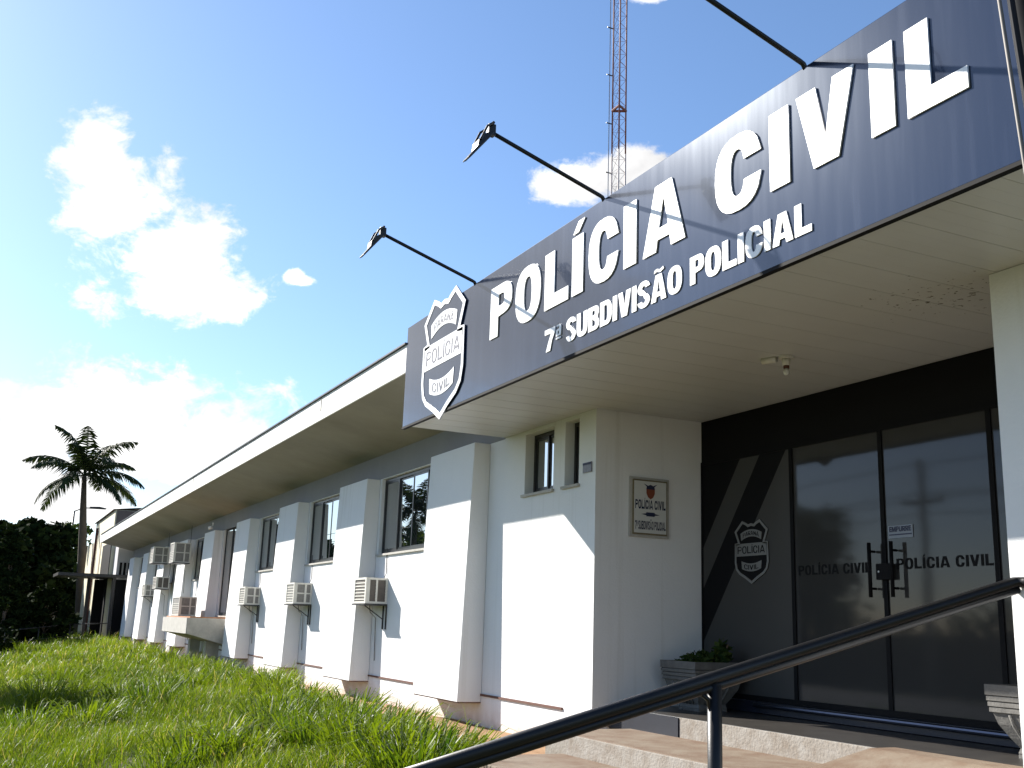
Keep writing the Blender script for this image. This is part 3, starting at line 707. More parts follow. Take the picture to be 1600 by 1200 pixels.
# ------------------------------------------------------------------ things on the porch
def planter(x, y, label):
    """square cast planter: banded rim, fluted bowl curving in to a foot"""
    p = empty('planter', (x, y, PZ)); tag(p, label, 'planter', 'planters flanking the doors')
    prof_ = [(0.15, 0.0), (0.16, 0.03), (0.15, 0.06), (0.19, 0.12), (0.235, 0.20), (0.255, 0.27), (0.27, 0.275), (0.27, 0.30), (0.262, 0.305), (0.275, 0.31), (0.275, 0.335), (0.266, 0.34), (0.28, 0.345), (0.28, 0.37), (0.272, 0.375), (0.285, 0.38), (0.285, 0.445), (0.25, 0.445), (0.25, 0.40)]
    v = []; f = []
    for (r_, z) in prof_: v += [(-r_, -r_, z), (r_, -r_, z), (r_, r_, z), (-r_, r_, z)]
    for i in range(len(prof_)-1):
        for k in range(4): f.append((i*4+k, i*4+(k+1) % 4, (i+1)*4+(k+1) % 4, (i+1)*4+k))
    q = MB(); q.add(v, f); q.build('bowl', M_stone, p)
    for s_ in range(4):
        a = s_*math.pi/2
        for j in (-0.12, -0.04, 0.04, 0.12):
            fl = MB()
            pts_ = []
            for (r_, z) in ((0.158, 0.065), (0.192, 0.12), (0.237, 0.20), (0.257, 0.265)):
                xx_, yy_ = j*(r_/0.25), -r_
                pts_.append((xx_*math.cos(a)-yy_*math.sin(a), xx_*math.sin(a)+yy_*math.cos(a), z))
            fl.tube(pts_, 0.013, 6); fl.build('rib', M_stone, p, smooth=True)
    for sx_, sy_ in ((-1, -1), (1, -1), (1, 1), (-1, 1)):
        MB().box(sx_*0.13-0.03, sx_*0.13+0.03, sy_*0.13-0.03, sy_*0.13+0.03, -0.0, 0.02).build('foot', M_stone, p)
    MB().box(-0.248, 0.248, -0.248, 0.248, 0.36, 0.40).build('soil', mat('potting_soil', (0.03, 0.02, 0.015), 0.95), p)
    return p
planter(-8.56, 6.20, 'grey banded stone planter with low plants in the corner left of the doors')
planter(-4.79, 6.18, 'grey fluted stone planter by the white pier right of the doors')
def leaf_cloud(centers, size, rs, flat=0.6, aspect=0.5):
    """quads around centres; returns co, faces, tint"""
    n_ = len(centers); d = rs.normal(size=(n_, 3)); d[:, 2] *= flat; d /= np.linalg.norm(d, axis=1)[:, None]
    e = rs.normal(size=(n_, 3)); e -= (e*d).sum(1)[:, None]*d; e /= np.linalg.norm(e, axis=1)[:, None]
    sz = size*(0.6+0.8*rs.random(n_))[:, None]
    a = centers - d*sz*0.5; b_ = centers + e*sz*aspect*0.5; c_ = centers + d*sz*0.5; f_ = centers - e*sz*aspect*0.5
    co = np.stack([a, b_, c_, f_], 1).reshape(-1, 3); fa = np.arange(n_*4).reshape(-1, 4); t_ = np.repeat(rs.random(n_), 4)
    return co, fa, t_
def bush_plant(name, x, y, z, rx, ry, rz, nleaf, label, seed, leaf=0.07, mt=M_leafm):
    rs = np.random.default_rng(seed); e = empty(name, (x, y, z)); tag(e, label, 'plant')
    u = rs.normal(size=(nleaf, 3)); u /= np.linalg.norm(u, axis=1)[:, None]; r_ = rs.random(nleaf)**0.5
    c_ = u*r_[:, None]*np.array([rx, ry, rz]); c_[:, 2] = np.abs(c_[:, 2])
    co, fa, t_ = leaf_cloud(c_, leaf, rs); raw_mesh('foliage', co, fa, 4, mt, t_, e)
    b_ = MB()
    for k in range(6):
        a = rng.uniform(0, 6.28); b_.tube([(0, 0, 0), (math.cos(a)*rx*.3, math.sin(a)*ry*.3, rz*.4), (math.cos(a)*rx*.6, math.sin(a)*ry*.6, rz*.8)], [0.008, 0.006, 0.003], 5)
    b_.build('stems', M_bark, e)
    return e
bush_plant('potted_plant', -8.56, 6.20, PZ+0.40, 0.25, 0.25, 0.14, 700, 'low dark leafy plant filling the left planter', 4)
tp = bush_plant('potted_plant', -8.42, 6.33, PZ+0.40, 0.10, 0.10, 0.26, 160, 'small upright plant rising from the back of the left planter', 5, leaf=0.11)

# plaque on the side wall: board face in the plane X = -9.05, seen from +X
pq = empty('wall_plaque', (-9.048, 5.905, 1.215), math.pi/2); tag(pq, 'white enamel plaque with a crest and dark lettering on the porch side wall', 'plaque')
def P_(mb, nm, mt, **k): return mb.build(nm, mt, pq, **k)
P_(MB().box(-0.235, 0.235, -0.022, -0.001, -0.30, 0.30), 'surround', M_concw, bevel=0.004)
P_(MB().box(-0.205, 0.205, -0.034, -0.0225, -0.275, 0.275), 'frame', M_gold, bevel=0.003)
P_(MB().box(-0.190, 0.190, -0.040, -0.0345, -0.260, 0.260), 'enamel_face', M_gwhite)
text_run('POLÍCIA CIVIL', -0.18, 0.18, -0.02, 0.09, -0.0415, 0.001, M_ink, pq, 'lettering', s=0.22, gap=0.16)
text_run('7ª SUBDIVISÃO POLICIAL', -0.18, 0.18, -0.225, 0.085, -0.0415, 0.001, M_ink, pq, 'lettering', s=0.22, gap=0.16)
flat_poly([[(-.11, -.073), (-.05, -.062), (-.05, -.052), (.05, -.052), (.05, -.062), (.11, -.073), (.05, -.082), (.05, -.092), (-.05, -.092), (-.05, -.082)]], -0.0415, 0.001, M_ink, pq, 'ornament')
flat_poly([[(-.05, .195), (.05, .195), (.05, .14), (.03, .10), (0, .08), (-.03, .10), (-.05, .14)]], -0.0418, 0.002, M_crest, pq, 'crest')
flat_poly([[(-.08, .235), (-.03, .215), (0, .228), (.03, .215), (.08, .235), (.045, .205), (.05, .18), (-.05, .18), (-.045, .205)]], -0.0421, 0.002, M_ink, pq, 'crest_wings')
# small house-number plate beside the little windows
hn = empty('number_plate', (-9.20, 5.285, 1.585)); tag(hn, 'small dark number plate high on the wall corner beside the narrow windows', 'number plate')
MB().box(-0.085, 0.085, -0.012, -0.001, -0.05, 0.05).build('plate', mat('grey_plate', (0.22, 0.22, 0.26), 0.5, var=.4, vscale=40), hn)
MB().box(-0.08, 0.08, -0.016, -0.0125, 0.026, 0.046).build('plate_band', M_ink, hn)
# porch ceiling lamp
lp = empty('ceiling_lamp', (-6.42, 5.48, CZ-0.003)); tag(lp, 'bare cream lampholder and bulb under the porch ceiling', 'lamp')
MB().tube([(0, 0, 0.0), (0, 0, -0.02)], 0.06, 16).build('rose', M_acw, lp, smooth=False)
MB().tube([(0, 0, -0.02), (0, 0, -0.075)], [0.035, 0.03], 14).build('holder', M_acw, lp, smooth=True)
MB().tube([(0, 0, -0.075), (0, 0, -0.098)], 0.024, 12).build('cap', M_brown, lp, smooth=True)
MB().tube([(0, 0, -0.098), (0, 0, -0.12), (0, 0, -0.145), (0, 0, -0.155)], [0.014, 0.026, 0.022, 0.006], 12).build('bulb', mat('clear_bulb', (0.6, 0.6, 0.58), 0.1), lp, smooth=True)
MB().tube([(-0.06, -0.05, -0.018), (-0.17, -0.10, -0.018)], 0.028, 10).build('sensor', M_acw, lp, smooth=True)

# ------------------------------------------------------------------ window air conditioners
def ac_unit(x, y, z, label, style=0, w=0.55, h=0.37, d=0.33, legs=True):
    """x: left side at the pilaster, y: wall face, z: underside"""
    a = empty('air_conditioner', (x, y, z)); tag(a, label, 'air conditioner', 'window air conditioners along the facade')
    MB().box(0.012, w-0.012, -d+0.012, 0, 0.012, h-0.012).build('casing', M_acd if style != 1 else M_ac2, a)
    t = 0.03
    fr = MB()
    # front frame and right-hand side frame in pale plastic
    fr.box(0, w, -d, -d+0.03, 0, t).box(0, w, -d, -d+0.03, h-t, h).box(0, t, -d, -d+0.03, t, h-t).box(w-t-.02, w, -d, -d+0.03, t, h-t)
    fr.box(w-0.028, w+0.002, -d+0.03, 0, 0, t).box(w-0.028, w+0.002, -d+0.03, 0, h-t, h).box(w-0.028, w+0.002, -0.03, 0, t, h-t).box(w-0.028, w+0.002, -d+0.03, -d+0.06, t, h-t)
    fr.build('frame', M_acw, a)
    if style == 1: MB().box(w-0.02, w+0.001, -d*0.5-0.014, -d*0.5+0.014, t, h-t).build('divider', M_acw, a)
    else:
        MB().box(w-0.02, w+0.001, -d*0.36-0.018, -d*0.36+0.018, t, h-t).build('divider', M_acw, a)
        MB().box(w-0.02, w+0.0005, -d+0.06, -0.03, h*0.5-0.012, h*0.5+0.012).build('divider', M_acw, a)
    for k in range(6): MB().box(t, w-t-.02, -d+0.003, -d+0.011, t+0.02+k*0.047, t+0.035+k*0.047).build('louvre', M_acw, a)
    for k in range(7): MB().box(w-0.0118, w-0.004, -d+0.06, -0.03, t+0.01+k*0.042, t+0.022+k*0.042).build('louvre', M_acd if style != 1 else M_ac2, a)
    MB().box(-0.02, w+0.03, -d-0.02, -0.001, -0.024, -0.002).build('shelf', M_darkmetal, a)
    MB().tube([(w*.8, -0.03, h-0.02), (w*.8+.05, -0.012, h+.08), (w*.8+.02, -0.012, h+.35+.2*abs(math.sin(x*3)))], 0.007, 5).build('cable', M_darkmetal, a)
    MB().tube([(w*.3, -d*.4, 0.0), (w*.3, -d*.35, -.12), (w*.32, -0.03, -.20), (w*.32, -0.012, -.55-.3*abs(math.sin(x*7)))], 0.008, 5).build('drain_hose', M_acd, a)
    if legs:
        for xx_ in (w-0.12, w+0.012):
            lg = MB().box(xx_, xx_+0.022, -0.02, -0.001, -0.36, -0.026).build('bracket_leg', M_darkmetal, a)
        MB().tube([(w-0.10, -d+0.03, -0.03), (w-0.10, -0.012, -0.22)], 0.008, 6).build('bracket_strut', M_darkmetal, a)
    return a
ac_unit(-15.555, WY-0.001, 0.262, 'off-white air conditioner with brown grilles on the second pilaster from the porch', 1)
ac_unit(-19.60, WY-0.001, 0.275, 'off-white air conditioner with grey grilles on the third pilaster from the porch', 0)
ac_unit(-23.64, WY-0.001, 0.275, 'off-white air conditioner on the fourth pilaster, nearest the projecting balcony', 0)
ac_unit(-31.70, 5.05, 1.44, 'bulky air conditioner mounted high under the eave just past the balcony door', 0, w=0.72, h=0.55, d=0.46, legs=False)
ac_unit(-35.80, 5.05, 1.58, 'farthest air conditioner mounted high under the eave', 0, w=0.7, h=0.5, d=0.46, legs=False)
ac_unit(-35.75, 5.15, 0.80, 'small air conditioner halfway up the wall below the farthest high one', 1, w=0.75, h=0.36, d=0.4, legs=False)
ac_unit(-39.80, WY-0.001, 0.62, 'distant air conditioner low on the wall between the last pilasters', 0, w=0.6, h=0.4, d=0.33)
ac_unit(-28.75, 4.78, 0.0, 'air conditioner unit standing on the left end of the balcony', 0, w=1.05, h=0.46, d=0.42, legs=False)

# balcony with tapered underside in front of the tall opening
part(MB().prism([(4.2, -0.04), (4.2, -0.39), (WY-0.002, -0.68), (WY-0.002, -0.04)], -28.9, -25.3, 'x'), 'balcony', M_conc, bevel=0.008)
part(MB().box(-28.85, -25.35, 4.26, WY-0.003, -0.037, -0.012), 'balcony_tile', M_terra)
part(MB().box(-28.9, -25.3, 4.185, 4.199, -0.39, -0.04), 'balcony_face', M_concw)
for x in (-28.2, -26.1): part(MB().box(x, x+0.3, 4.75, 5.05, -1.3, -0.56), 'balcony_pier', M_conc)
for k, xr in enumerate(XR[4:]): part(MB().box(xr-1.3, xr-0.9, 5.0, WY-0.003, -1.3, -0.87), 'plinth_block', M_concw)

# security sensor at the eave
sc_ = empty('security_sensor', (-28.05, 5.05, 2.24)); tag(sc_, 'tiny white security sensor under the eave by the balcony', 'sensor')
MB().tube([(0, 0, 0), (0, -0.1, -0.03)], [0.05, 0.04], 10).build('body', M_white, sc_, smooth=True)
MB().box(-0.012, 0.012, -0.01, 0.02, 0.03, 0.12).build('bracket', M_white, sc_)

# ------------------------------------------------------------------ far end: annex, canopy, rail, lamp
an = empty('annex_building', (-58, 6, -1.13)); tag(an, 'cream annex with parapet and dark roof beyond the far end of the station', 'building')
bpy.context.view_layer.update()
keep(MB().box(-60.8, -48.3, 4.6, 12, -1.3, 3.4), 'wall', M_cream, an)
keep(MB().box(-57.0, -48.3, 4.6, 5.5, 3.402, 4.32), 'parapet', M_cream, an)
keep(MB().box(-48.298, -48.25, 4.66, 5.6, 3.35, 4.30), 'gable_cladding', M_roof, an)
keep(MB().prism([(4.5, 4.322), (9, 4.9), (9, 4.8), (4.5, 4.33)], -57.1, -48.2, 'x'), 'roof', M_roof, an)
keep(MB().box(-51.9, -48.32, 4.57, 4.598, -1.2, 2.95), 'recess_shade_panel', M_black, an)  # black sheet in place of the shade inside a recess
for x in (-53.4, -57.2): keep(MB().box(x, x+0.45, 4.58, 4.599, -1.2, 3.3), 'pilaster_strip', mat('rust_stain', (0.40, 0.32, 0.22), .9, var=.3), an)
keep(MB().tube([(-55.4, 4.53, -1.1), (-55.4, 4.53, 4.0)], 0.06, 8), 'downpipe', M_brown, an)
lk = empty('link_block', (-49, 6, -1.13)); tag(lk, 'grey link block with slit windows between station and annex', 'building')
bpy.context.view_layer.update()
keep(MB().box(-48.25, -46.9, 4.75, 12, -1.3, 2.75), 'wall', M_greyw, lk)
for k in range(3): keep(MB().box(-46.899, -46.86, 4.86+k*0.16, 4.95+k*0.16, 1.55, 2.05), 'window', M_black, lk)
keep(MB().box(-46.899, -46.85, 4.78, 5.28, -1.2, 1.35), 'doorway', M_black, lk)
wc = empty('walkway_canopy', (-48, 4, -1.2)); tag(wc, 'thin dark flat canopy over the side entrance at the far end', 'canopy')
bpy.context.view_layer.update()
keep(MB().box(-50, -46.6, 2.55, 5.25, 1.42, 1.54), 'slab', M_darkmetal, wc)
for x, y in ((-49.6, 3.9), (-47.0, 4.65), (-49.6, 4.6)): keep(MB().box(x, x+0.12, y, y+0.12, -1.3, 1.42), 'column', M_darkmetal, wc)
keep(MB().box(-49.7, -49.6, 4.2, 4.9, -1.2, 1.4), 'gate_panel', M_black, wc)
bk = empty('concrete_base', (-49, 3.6, -1.2)); tag(bk, 'pale concrete slab edge at the foot of the far canopy', 'slab')
bpy.context.view_layer.update()
keep(MB().box(-51, -47.4, 3.25, 4.3, -1.4, -1.04), 'slab', M_concw, bk, bevel=0.02)
keep(MB().box(-51, -47.4, 3.20, 3.245, -1.4, -1.08), 'edge', M_conc, bk)
pr = empty('pipe_railing', (-46, 2, -1.2)); tag(pr, 'thin grey pipe railing running off to the left beyond the lawn', 'railing')
bpy.context.view_layer.update()
for z in (0.75, 0.30): keep(MB().tube([(-47.5, 3.3, gz(0, 3.3)+z), (-45.5, 1.2, gz(0, 1.2)+z), (-43, -1.5, gz(0, -1.5)+z)], 0.022, 8), 'rail', M_darkmetal, pr, smooth=True)
keep(MB().tube([(-47.5, 3.3, gz(0, 3.3)+.75), (-47.5, 5.2, gz(0, 4.2)+.75)], 0.022, 8), 'rail', M_darkmetal, pr, smooth=True)
for x, y in ((-47.5, 3.3), (-46.4, 2.1), (-45.2, .9), (-44, -.4)): keep(MB().tube([(x, y, gz(x, y)-.05), (x, y, gz(x, y)+.75)], 0.025, 8), 'post', M_darkmetal, pr, smooth=True)
sp_ = empty('street_lamp', (-75, 4.6, -1.2)); tag(sp_, 'slim street lamp with a flat head behind the palm trunk', 'street lamp')
MB().tube([(0, 0, 0), (0, 0, 7.6)], [0.09, 0.06], 8).build('pole', M_darkmetal, sp_, smooth=True)
MB().tube([(0, 0, 7.6), (0.1, 0.5, 7.85), (0.1, 1.2, 7.9)], 0.04, 6).build('arm', M_darkmetal, sp_, smooth=True)
MB().prism([(0.9, 7.84), (1.9, 7.86), (1.95, 7.92), (1.5, 8.0), (0.9, 7.96)], -0.05, 0.25, 'x').build('lamp_head', M_darkmetal, sp_)

# ------------------------------------------------------------------ radio mast behind the building
ms = empty('radio_mast', (-19.7, 12.0, -1.13)); tag(ms, 'tall slender red and white lattice radio mast rising behind the roof', 'mast')
legp = [(-0.16, -0.10), (0.16, -0.10), (0.0, 0.19)]
for (x, y) in legp:
    lo = 0
    for k in range(4):
        z0, z1 = k*6.0, (k+1)*6.0
        MB().tube([(x*(1-z0*.004), y*(1-z0*.004), z0), (x*(1-z1*.004), y*(1-z1*.004), z1)], 0.019, 8).build('leg', M_red if k % 2 == 0 else M_mastw, ms, smooth=True)
br1, br2 = MB(), MB()
z = 0.3; kk = 0
while z < 23.6:
    tgt = br1 if (int(z/6) % 2 == 0) else br2
    for i in range(3):
        a, c = legp[i], legp[(i+1) % 3]; s0, s1 = 1-z*.004, 1-(z+.34)*.004
        tgt.tube([(a[0]*s0, a[1]*s0, z), (c[0]*s0, c[1]*s0, z)], 0.0045, 4)
        tgt.tube([(a[0]*s0, a[1]*s0, z), (c[0]*s1, c[1]*s1, z+.34)], 0.0045, 4)
    z += 0.34; kk += 1
nf1 = len(br1.f); br1.add(br2.v, br2.f); o = br1.build('bracing', M_red, ms, kind='stuff'); o.data.materials.append(M_mastw)
for p in o.data.polygons[nf1:]: p.material_index = 1
b = MB()
for i in range(3): b.tube([(legp[i][0], legp[i][1], 13.1), (legp[(i+1) % 3][0], legp[(i+1) % 3][1], 13.1)], 0.03, 6)
b.build('section_collar', M_red, ms)
b = MB().tube([(-0.24, -0.14, 2), (-0.22, -0.14, 23)], 0.012, 6)
b.build('cable', M_galv, ms)
for k in range(8): MB().box(-0.165, -0.145, -0.26, -0.11, 9.0+1.25*k, 9.02+1.25*k).build('step_peg', M_darkmetal, ms)

# ------------------------------------------------------------------ palms and trees
def palm(x, y, z0, h, seed, label, fr_len=2.6, scale=1.0, group=None, lean=0.0):
    rs = random.Random(seed); e = empty('palm_tree', (x, y, z0)); tag(e, label, 'palm tree', group)
    pts_ = [(0, 0, 0), (0.02, -.05*lean, h*0.1), (0.03, -.4*lean, h*0.45), (0.06, -.8*lean, h*0.8), (0.05, -lean, h)]
    MB().tube(pts_, [0.38*scale, 0.30*scale, 0.24*scale, 0.17*scale, 0.12*scale], 14).build('trunk', M_palmtrunk, e, smooth=True)
    top = Vector((0.05, -lean, h)); n_fr = 17
    for i in range(n_fr):
        az = i*2.399+rs.uniform(-.25, .25); el = math.radians([82, 66, 44, 26, 8, -8][i*6//n_fr]+rs.uniform(-7, 7)); Lf = fr_len*rs.uniform(0.85, 1.1)
        dirh = Vector((math.cos(az), math.sin(az), 0)); p_ = top.copy(); ang = el; path = [p_.copy()]; ns = 12
        for s_ in range(ns):
            p_ = p_ + (dirh*math.cos(ang)+Vector((0, 0, math.sin(ang))))*(Lf/ns); ang -= math.radians(4.6+rs.uniform(-1, 1)+4.5*(s_/ns)); path.append(p_.copy())
        fb = MB(); fb.tube(path, [0.035*scale*(1-.85*k/ns) for k in range(ns+1)], 4)
        side = dirh.cross(Vector((0, 0, 1)))
        tint = [0.2]*len(fb.v); nl = 46
        for k in range(nl):
            t_ = 0.12+0.88*k/nl; q = t_*ns; i0 = min(int(q), ns-1); pb = path[i0].lerp(path[i0+1], q-i0); tg = (path[i0+1]-path[i0]).normalized()
            ll = Lf*0.25*math.sin(math.pi*min(1, .18+t_*.82))**0.6*rs.uniform(.8, 1.1)
            for s_ in (-1, 1):
                dv = (side*s_*0.75+tg*0.55+Vector((0, 0, rs.uniform(-.65, -.05)))).normalized(); wv = tg*0.038*scale*1.3
                tip = pb+dv*ll+Vector((0, 0, -ll*.28)); md = pb+dv*ll*.5
                fb.add([pb-wv*.6, pb+wv*.6, md+wv, tip, md-wv], [(0, 1, 2, 4), (4, 2, 3)]); tint += [rs.random()]*5
        o_ = fb.build('frond', M_palm, e)
        at = o_.data.attributes.new('tint', 'FLOAT', 'POINT')
        if len(o_.data.vertices) == len(tint): at.data.foreach_set('value', tint)
    return e
palm(-62.0, 4.8, -1.3, 8.55, 3, 'tall palm with drooping fronds at the far end of the lawn', 3.6, 1.0, None, 0.72)

def tree(x, y, z0, h, rx, nleaf, seed, label, mt, leaf=0.35, conic=False, group=None, trunk_h=None):
    rs = np.random.default_rng(seed); rr_ = random.Random(seed); e = empty('tree', (x, y, z0)); tag(e, label, 'tree', group)
    th = trunk_h if trunk_h is not None else h*0.3
    tb = MB(); tb.tube([(0, 0, 0), (0.1, 0, th*.6), (0, .1, h*.75)], [0.05*h*.55, 0.036*h*.5, 0.008*h], 9)
    cl = []
    nc = 34
    for k in range(nc):
        t_ = (k+.5)/nc; zc = th+(h-th)*(t_)
        rad = rx*((1-t_)**0.8 if conic else math.sin(math.pi*(0.12+.83*t_))**.6)
        a = k*2.4+rr_.uniform(-.4, .4); q = rad*rr_.uniform(.25, .85)
        c_ = (math.cos(a)*q, math.sin(a)*q, zc); cl.append((c_, rx*rr_.uniform(.26, .46)*(0.55 if conic else 1)*(1-.3*t_)))
        if k % 2 == 0: tb.tube([(0, 0, max(th*.5, zc-h*.16)), (c_[0]*.5, c_[1]*.5, zc-h*.05), c_], [0.012*h, 0.007*h, 0.003*h], 5)
    tb.build('trunk', M_bark, e, smooth=True)
    if mt is M_leafd: leaf *= 1.25
    per = nleaf//nc; cs = []
    for c_, r_ in cl:
        u = rs.normal(size=(per, 3)); u /= np.linalg.norm(u, axis=1)[:, None]
        cs.append(np.array(c_)+u*(r_*rs.random(per)**.45)[:, None]*np.array([1, 1, .75]))
    co, fa, t_ = leaf_cloud(np.concatenate(cs), leaf, rs, 0.6, 0.6)
    raw_mesh('crown', co, fa, 4, mt, t_, e)
    return e
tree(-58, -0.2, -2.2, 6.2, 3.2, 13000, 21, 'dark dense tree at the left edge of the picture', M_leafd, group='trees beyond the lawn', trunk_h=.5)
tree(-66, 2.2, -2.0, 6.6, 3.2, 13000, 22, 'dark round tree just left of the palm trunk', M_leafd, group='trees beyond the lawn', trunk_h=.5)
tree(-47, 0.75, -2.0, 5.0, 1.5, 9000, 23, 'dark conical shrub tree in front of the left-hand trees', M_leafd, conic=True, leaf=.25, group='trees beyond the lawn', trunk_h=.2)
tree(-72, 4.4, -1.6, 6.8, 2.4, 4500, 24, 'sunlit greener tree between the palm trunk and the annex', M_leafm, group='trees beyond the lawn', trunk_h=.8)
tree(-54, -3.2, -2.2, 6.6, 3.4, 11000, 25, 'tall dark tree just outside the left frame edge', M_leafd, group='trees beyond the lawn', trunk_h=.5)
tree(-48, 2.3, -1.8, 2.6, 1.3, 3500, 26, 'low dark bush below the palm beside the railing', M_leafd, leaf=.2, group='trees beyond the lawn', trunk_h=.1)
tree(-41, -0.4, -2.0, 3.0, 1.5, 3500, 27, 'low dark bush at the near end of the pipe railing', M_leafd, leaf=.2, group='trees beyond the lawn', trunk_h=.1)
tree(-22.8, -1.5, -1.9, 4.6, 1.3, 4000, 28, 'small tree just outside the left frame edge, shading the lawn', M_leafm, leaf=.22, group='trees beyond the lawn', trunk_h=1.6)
# across the street, seen only as reflections in the glass
acr = 'trees across the street'
tree(-46, -27, -2.0, 8.5, 4.5, 3500, 31, 'broad tree across the street, first from the utility pole', M_leafm, leaf=.5, group=acr)
tree(-60, -26, -2.0, 7.0, 4.0, 3000, 32, 'middle tree across the street', M_leafm, leaf=.5, group=acr)
tree(-24, -30, -2.0, 5.0, 4.0, 3000, 33, 'low spreading tree across the street behind the utility pole', M_leafm, leaf=.5, group=acr)
tree(-84, -22, -2.0, 9.0, 5.0, 3500, 34, 'far tree across the street beside the palms', M_leafm, leaf=.5, group=acr)
palm(-66, -14.2, -2.0, 9.0, 8, 'palm across the street mirrored in the nearest window', 3.4, 1.0, 'palms across the street')
palm(-73, -14.6, -2.0, 8.0, 9, 'second palm across the street mirrored in the windows', 3.2, 1.0, 'palms across the street')
hd_ = empty('hedge', (-40, -21.5, -2.0)); tag(hd_, 'long clipped hedge across the street, mirrored low in the glass doors', 'hedge')
rs_ = np.random.default_rng(44); hn_ = 9000
hc = np.stack([rs_.uniform(-60, 42, hn_), rs_.uniform(-1.0, 1.0, hn_), 2.9*rs_.random(hn_)**.8+.5*np.sin(rs_.uniform(-60, 42, hn_)*.5)*0], 1)
hc[:, 2] *= 1+.18*np.sin(hc[:, 0]*.7)+.12*np.sin(hc[:, 0]*2.3)
co_, fa_0, t_0 = leaf_cloud(hc, .45, rs_, .6, .7); raw_mesh('foliage', co_, fa_0, 4, M_leafm, t_0, hd_)
MB().box(-60, 42, -.7, .7, 0.0, 2.2).build('inner_growth', M_leafd, hd_)
up_ = empty('utility_pole', (-29, -18, -2.0)); tag(up_, 'concrete utility pole with crossarm across the street, mirrored in the doors', 'utility pole')
MB().tube([(0, 0, 0), (0, 0, 8.6)], [0.17, 0.11], 10).build('pole', M_conc, up_, smooth=True)
MB().box(-1.0, 1.0, -0.06, 0.06, 7.0, 7.12).build('crossarm', M_bark, up_)
for k in range(3): MB().tube([(-0.9+.9*k, 0, 7.12), (-0.9+.9*k, 0, 7.32)], 0.05, 8).build('insulator', M_brown, up_, smooth=True)
for dy, zz, sag in ((-.6, 7.3, .5), (0, 8.5, .4), (.6, 7.3, .6), (.1, 6.6, .5), (.15, 9.4, .3), (.0, 10.3, .4)):
    MB().tube([(x, dy, zz-sag*(1-((x % 40)-20)**2/400.0)) for x in range(-80, 81, 4)], 0.022, 5).build('wire', M_black, up_)

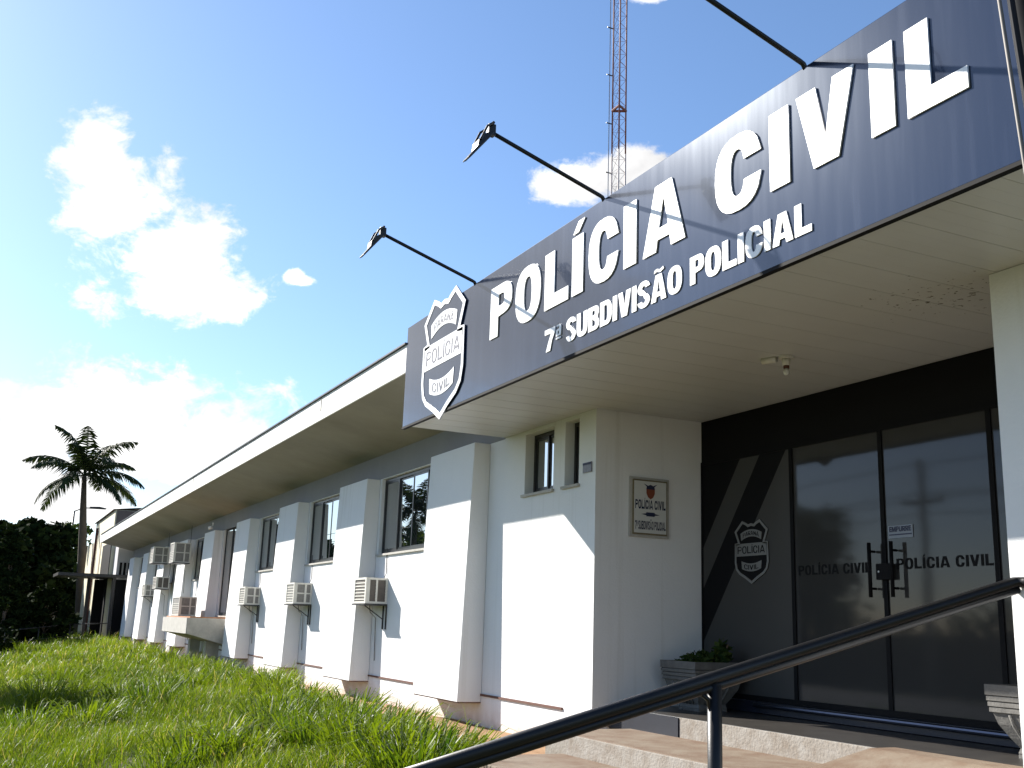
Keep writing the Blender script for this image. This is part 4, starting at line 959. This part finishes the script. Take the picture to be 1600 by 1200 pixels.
# ------------------------------------------------------------------ lawn
def lawn():
    rs = np.random.default_rng(5)
    B_, H_, W_, D_, T_ = [], [], [], [], []
    def inside(x, y):
        edge = 4.55 - np.maximum(0, (x+17)*0.06) + 0.12*np.sin(x*2.1)+0.08*np.sin(x*5.3)
        far = x > -33-np.clip(y-0.3, -1, 5)*9
        return (y < edge) & far & ~((x > -8.42) & (y > 3.5)) & ~((x > -9.2) & (y > 4.25)) & (x < -5.7)
    def scatter(n, x0, x1, y0, y1, hm, hs, w):
        x = rs.uniform(x0, x1, n); y = rs.uniform(y0, y1, n); k = inside(x, y); x, y = x[k], y[k]; n = len(x)
        pt = np.sin(x*.9+2.2*np.sin(y*.8))*np.sin(y*1.3+.7*np.sin(x*.6)); k = rs.random(n) < np.clip(1.1+1.4*pt, .22, 1); x, y = x[k], y[k]; n = len(x)
        pn = np.sin(x*1.3+1.7*np.sin(y*1.1))*np.sin(y*1.9+x*.4)
        h = np.abs(rs.normal(hm, hs*1.5, n))*(1+.65*pn)+.03
        B_.append(np.stack([x, y, gzn(x, y)-.01], 1)); H_.append(h); W_.append(np.full(n, w)*rs.uniform(.7, 1.3, n))
        a = rs.uniform(0, 2*np.pi, n); ln = rs.uniform(.15, .75, n); D_.append(np.stack([np.cos(a)*ln, np.sin(a)*ln], 1)); lf = np.sin(x*.55+1.3*np.sin(y*.7))*np.cos(y*.9-.3*x); T_.append(np.clip(.05+rs.random(n)*.50+.42*(lf*.5+.5)+(rs.random(n) < .06)*.6, 0, 1))  # broad tint waves put shadowed clumps into the blade colour, odd blades go straw
    scatter(105000, -16, -6, -1.0, 4.6, .10, .04, .0055)
    scatter(85000, -28, -16, -1.5, 4.9, .12, .05, .008)
    scatter(62000, -55, -28, -1.5, 4.9, .15, .06, .014)
    # bare and dry patches thin the turf, dry blades turn straw-coloured
    # tall coarse tufts
    big_ = [(-11.61, 2.36), (-10.74, 2.43), (-11.01, 2.0), (-12.28, 3.04), (-11.52, 3.13), (-10.84, 3.21), (-9.9, 3.26), (-9.6, 3.3), (-10.2, 3.6), (-16.33, 4.09), (-15.04, 4.13), (-13.89, 4.1), (-12.54, 4.05), (-11.4, 3.9), (-10.74, 3.85), (-8.75, 3.55), (-8.6, 3.2), (-9.1, 3.85), (-8.3, 3.25), (-9.3, 3.5), (-19.18, 4.35), (-22.24, 4.4), (-16.73, 2.34), (-17.68, 2.09), (-17.98, 2.69), (-19.17, 3.27), (-24.84, 4.45), (-26.35, 4.14), (-18.77, 0.99), (-22.98, 1.62), (-24.54, 2.46), (-15.36, 0.7), (-15.26, 1.37), (-20.6, 4.3), (-18.0, 4.2), (-17.1, 4.2), (-28.5, 4.2), (-31, 3.9), (-14.4, 3.6), (-13.2, 3.5)]
    nt__ = 170
    tx = np.concatenate([rs.uniform(-44, -8.5, nt__), [q[0] for q in big_]]); ty = np.concatenate([rs.uniform(0.0, 4.45, nt__), [q[1] for q in big_]])
    bg_ = np.concatenate([np.zeros(nt__), np.ones(len(big_))])
    k = inside(tx, ty); tx, ty, bg_ = tx[k], ty[k], bg_[k]
    for i in range(len(tx)):
        far_ = tx[i] < -25; n = (200 if bg_[i] else 90) if not far_ else 80; r_ = rs.uniform(.22, .42) if bg_[i] else rs.uniform(.08, .25)
        a = rs.uniform(0, 2*np.pi, n); q = r_*np.sqrt(rs.random(n)); x = tx[i]+np.cos(a)*q; y = ty[i]+np.sin(a)*q
        hh = rs.uniform(.32, .50) if bg_[i] else rs.uniform(.14, .30)
        if ty[i] > 3.8: hh *= 0.8
        B_.append(np.stack([x, y, gzn(x, y)-.01], 1)); H_.append(hh*rs.uniform(.35, 1.15, n)); W_.append(np.full(n, (.017 if bg_[i] else .010) if not far_ else .024)*rs.uniform(.5, 1.2, n))
        ln = rs.uniform(.2, 1.25, n); a2 = a+rs.normal(0, .5, n); D_.append(np.stack([np.cos(a2)*ln, np.sin(a2)*ln], 1)); T_.append(np.clip(rs.uniform(0, .35)+rs.random(n)*.6, 0, 1))
    Bp = np.concatenate(B_); H = np.concatenate(H_)[:, None]; Wd = np.concatenate(W_)[:, None]; D = np.concatenate(D_); T = np.concatenate(T_)
    n = len(Bp); D3 = np.concatenate([D, np.zeros((n, 1))], 1)
    fa_ = rs.uniform(0, 2*np.pi, n); sd = np.stack([np.cos(fa_), np.sin(fa_), np.zeros(n)], 1)
    up = np.array([0, 0, 1.0])
    p0 = Bp; p1 = Bp+up*H*.5+D3*H*.22; p2 = Bp+up*H*.86+D3*H*.62
    drop = np.clip(np.linalg.norm(D, axis=1)[:, None]-.45, 0, 1)
    p3 = Bp+up*H*(1.0-.45*drop)+D3*H*1.08
    co = np.stack([p0-sd*Wd*.5, p0+sd*Wd*.5, p1-sd*Wd*.55, p1+sd*Wd*.55, p2-sd*Wd*.38, p2+sd*Wd*.38, p3], 1).reshape(-1, 3)
    b0 = np.arange(n)*7
    tr = np.stack([np.stack([b0, b0+1, b0+3], 1), np.stack([b0, b0+3, b0+2], 1), np.stack([b0+2, b0+3, b0+5], 1), np.stack([b0+2, b0+5, b0+4], 1), np.stack([b0+4, b0+5, b0+6], 1)], 1).reshape(-1, 3)
    o_ = raw_mesh('grass', co, tr, 3, M_grass, np.repeat(T, 7), None, 'stuff')
    tag(o_, 'overgrown bright green lawn with tall coarse tufts in front of the station', 'grass')
lawn()
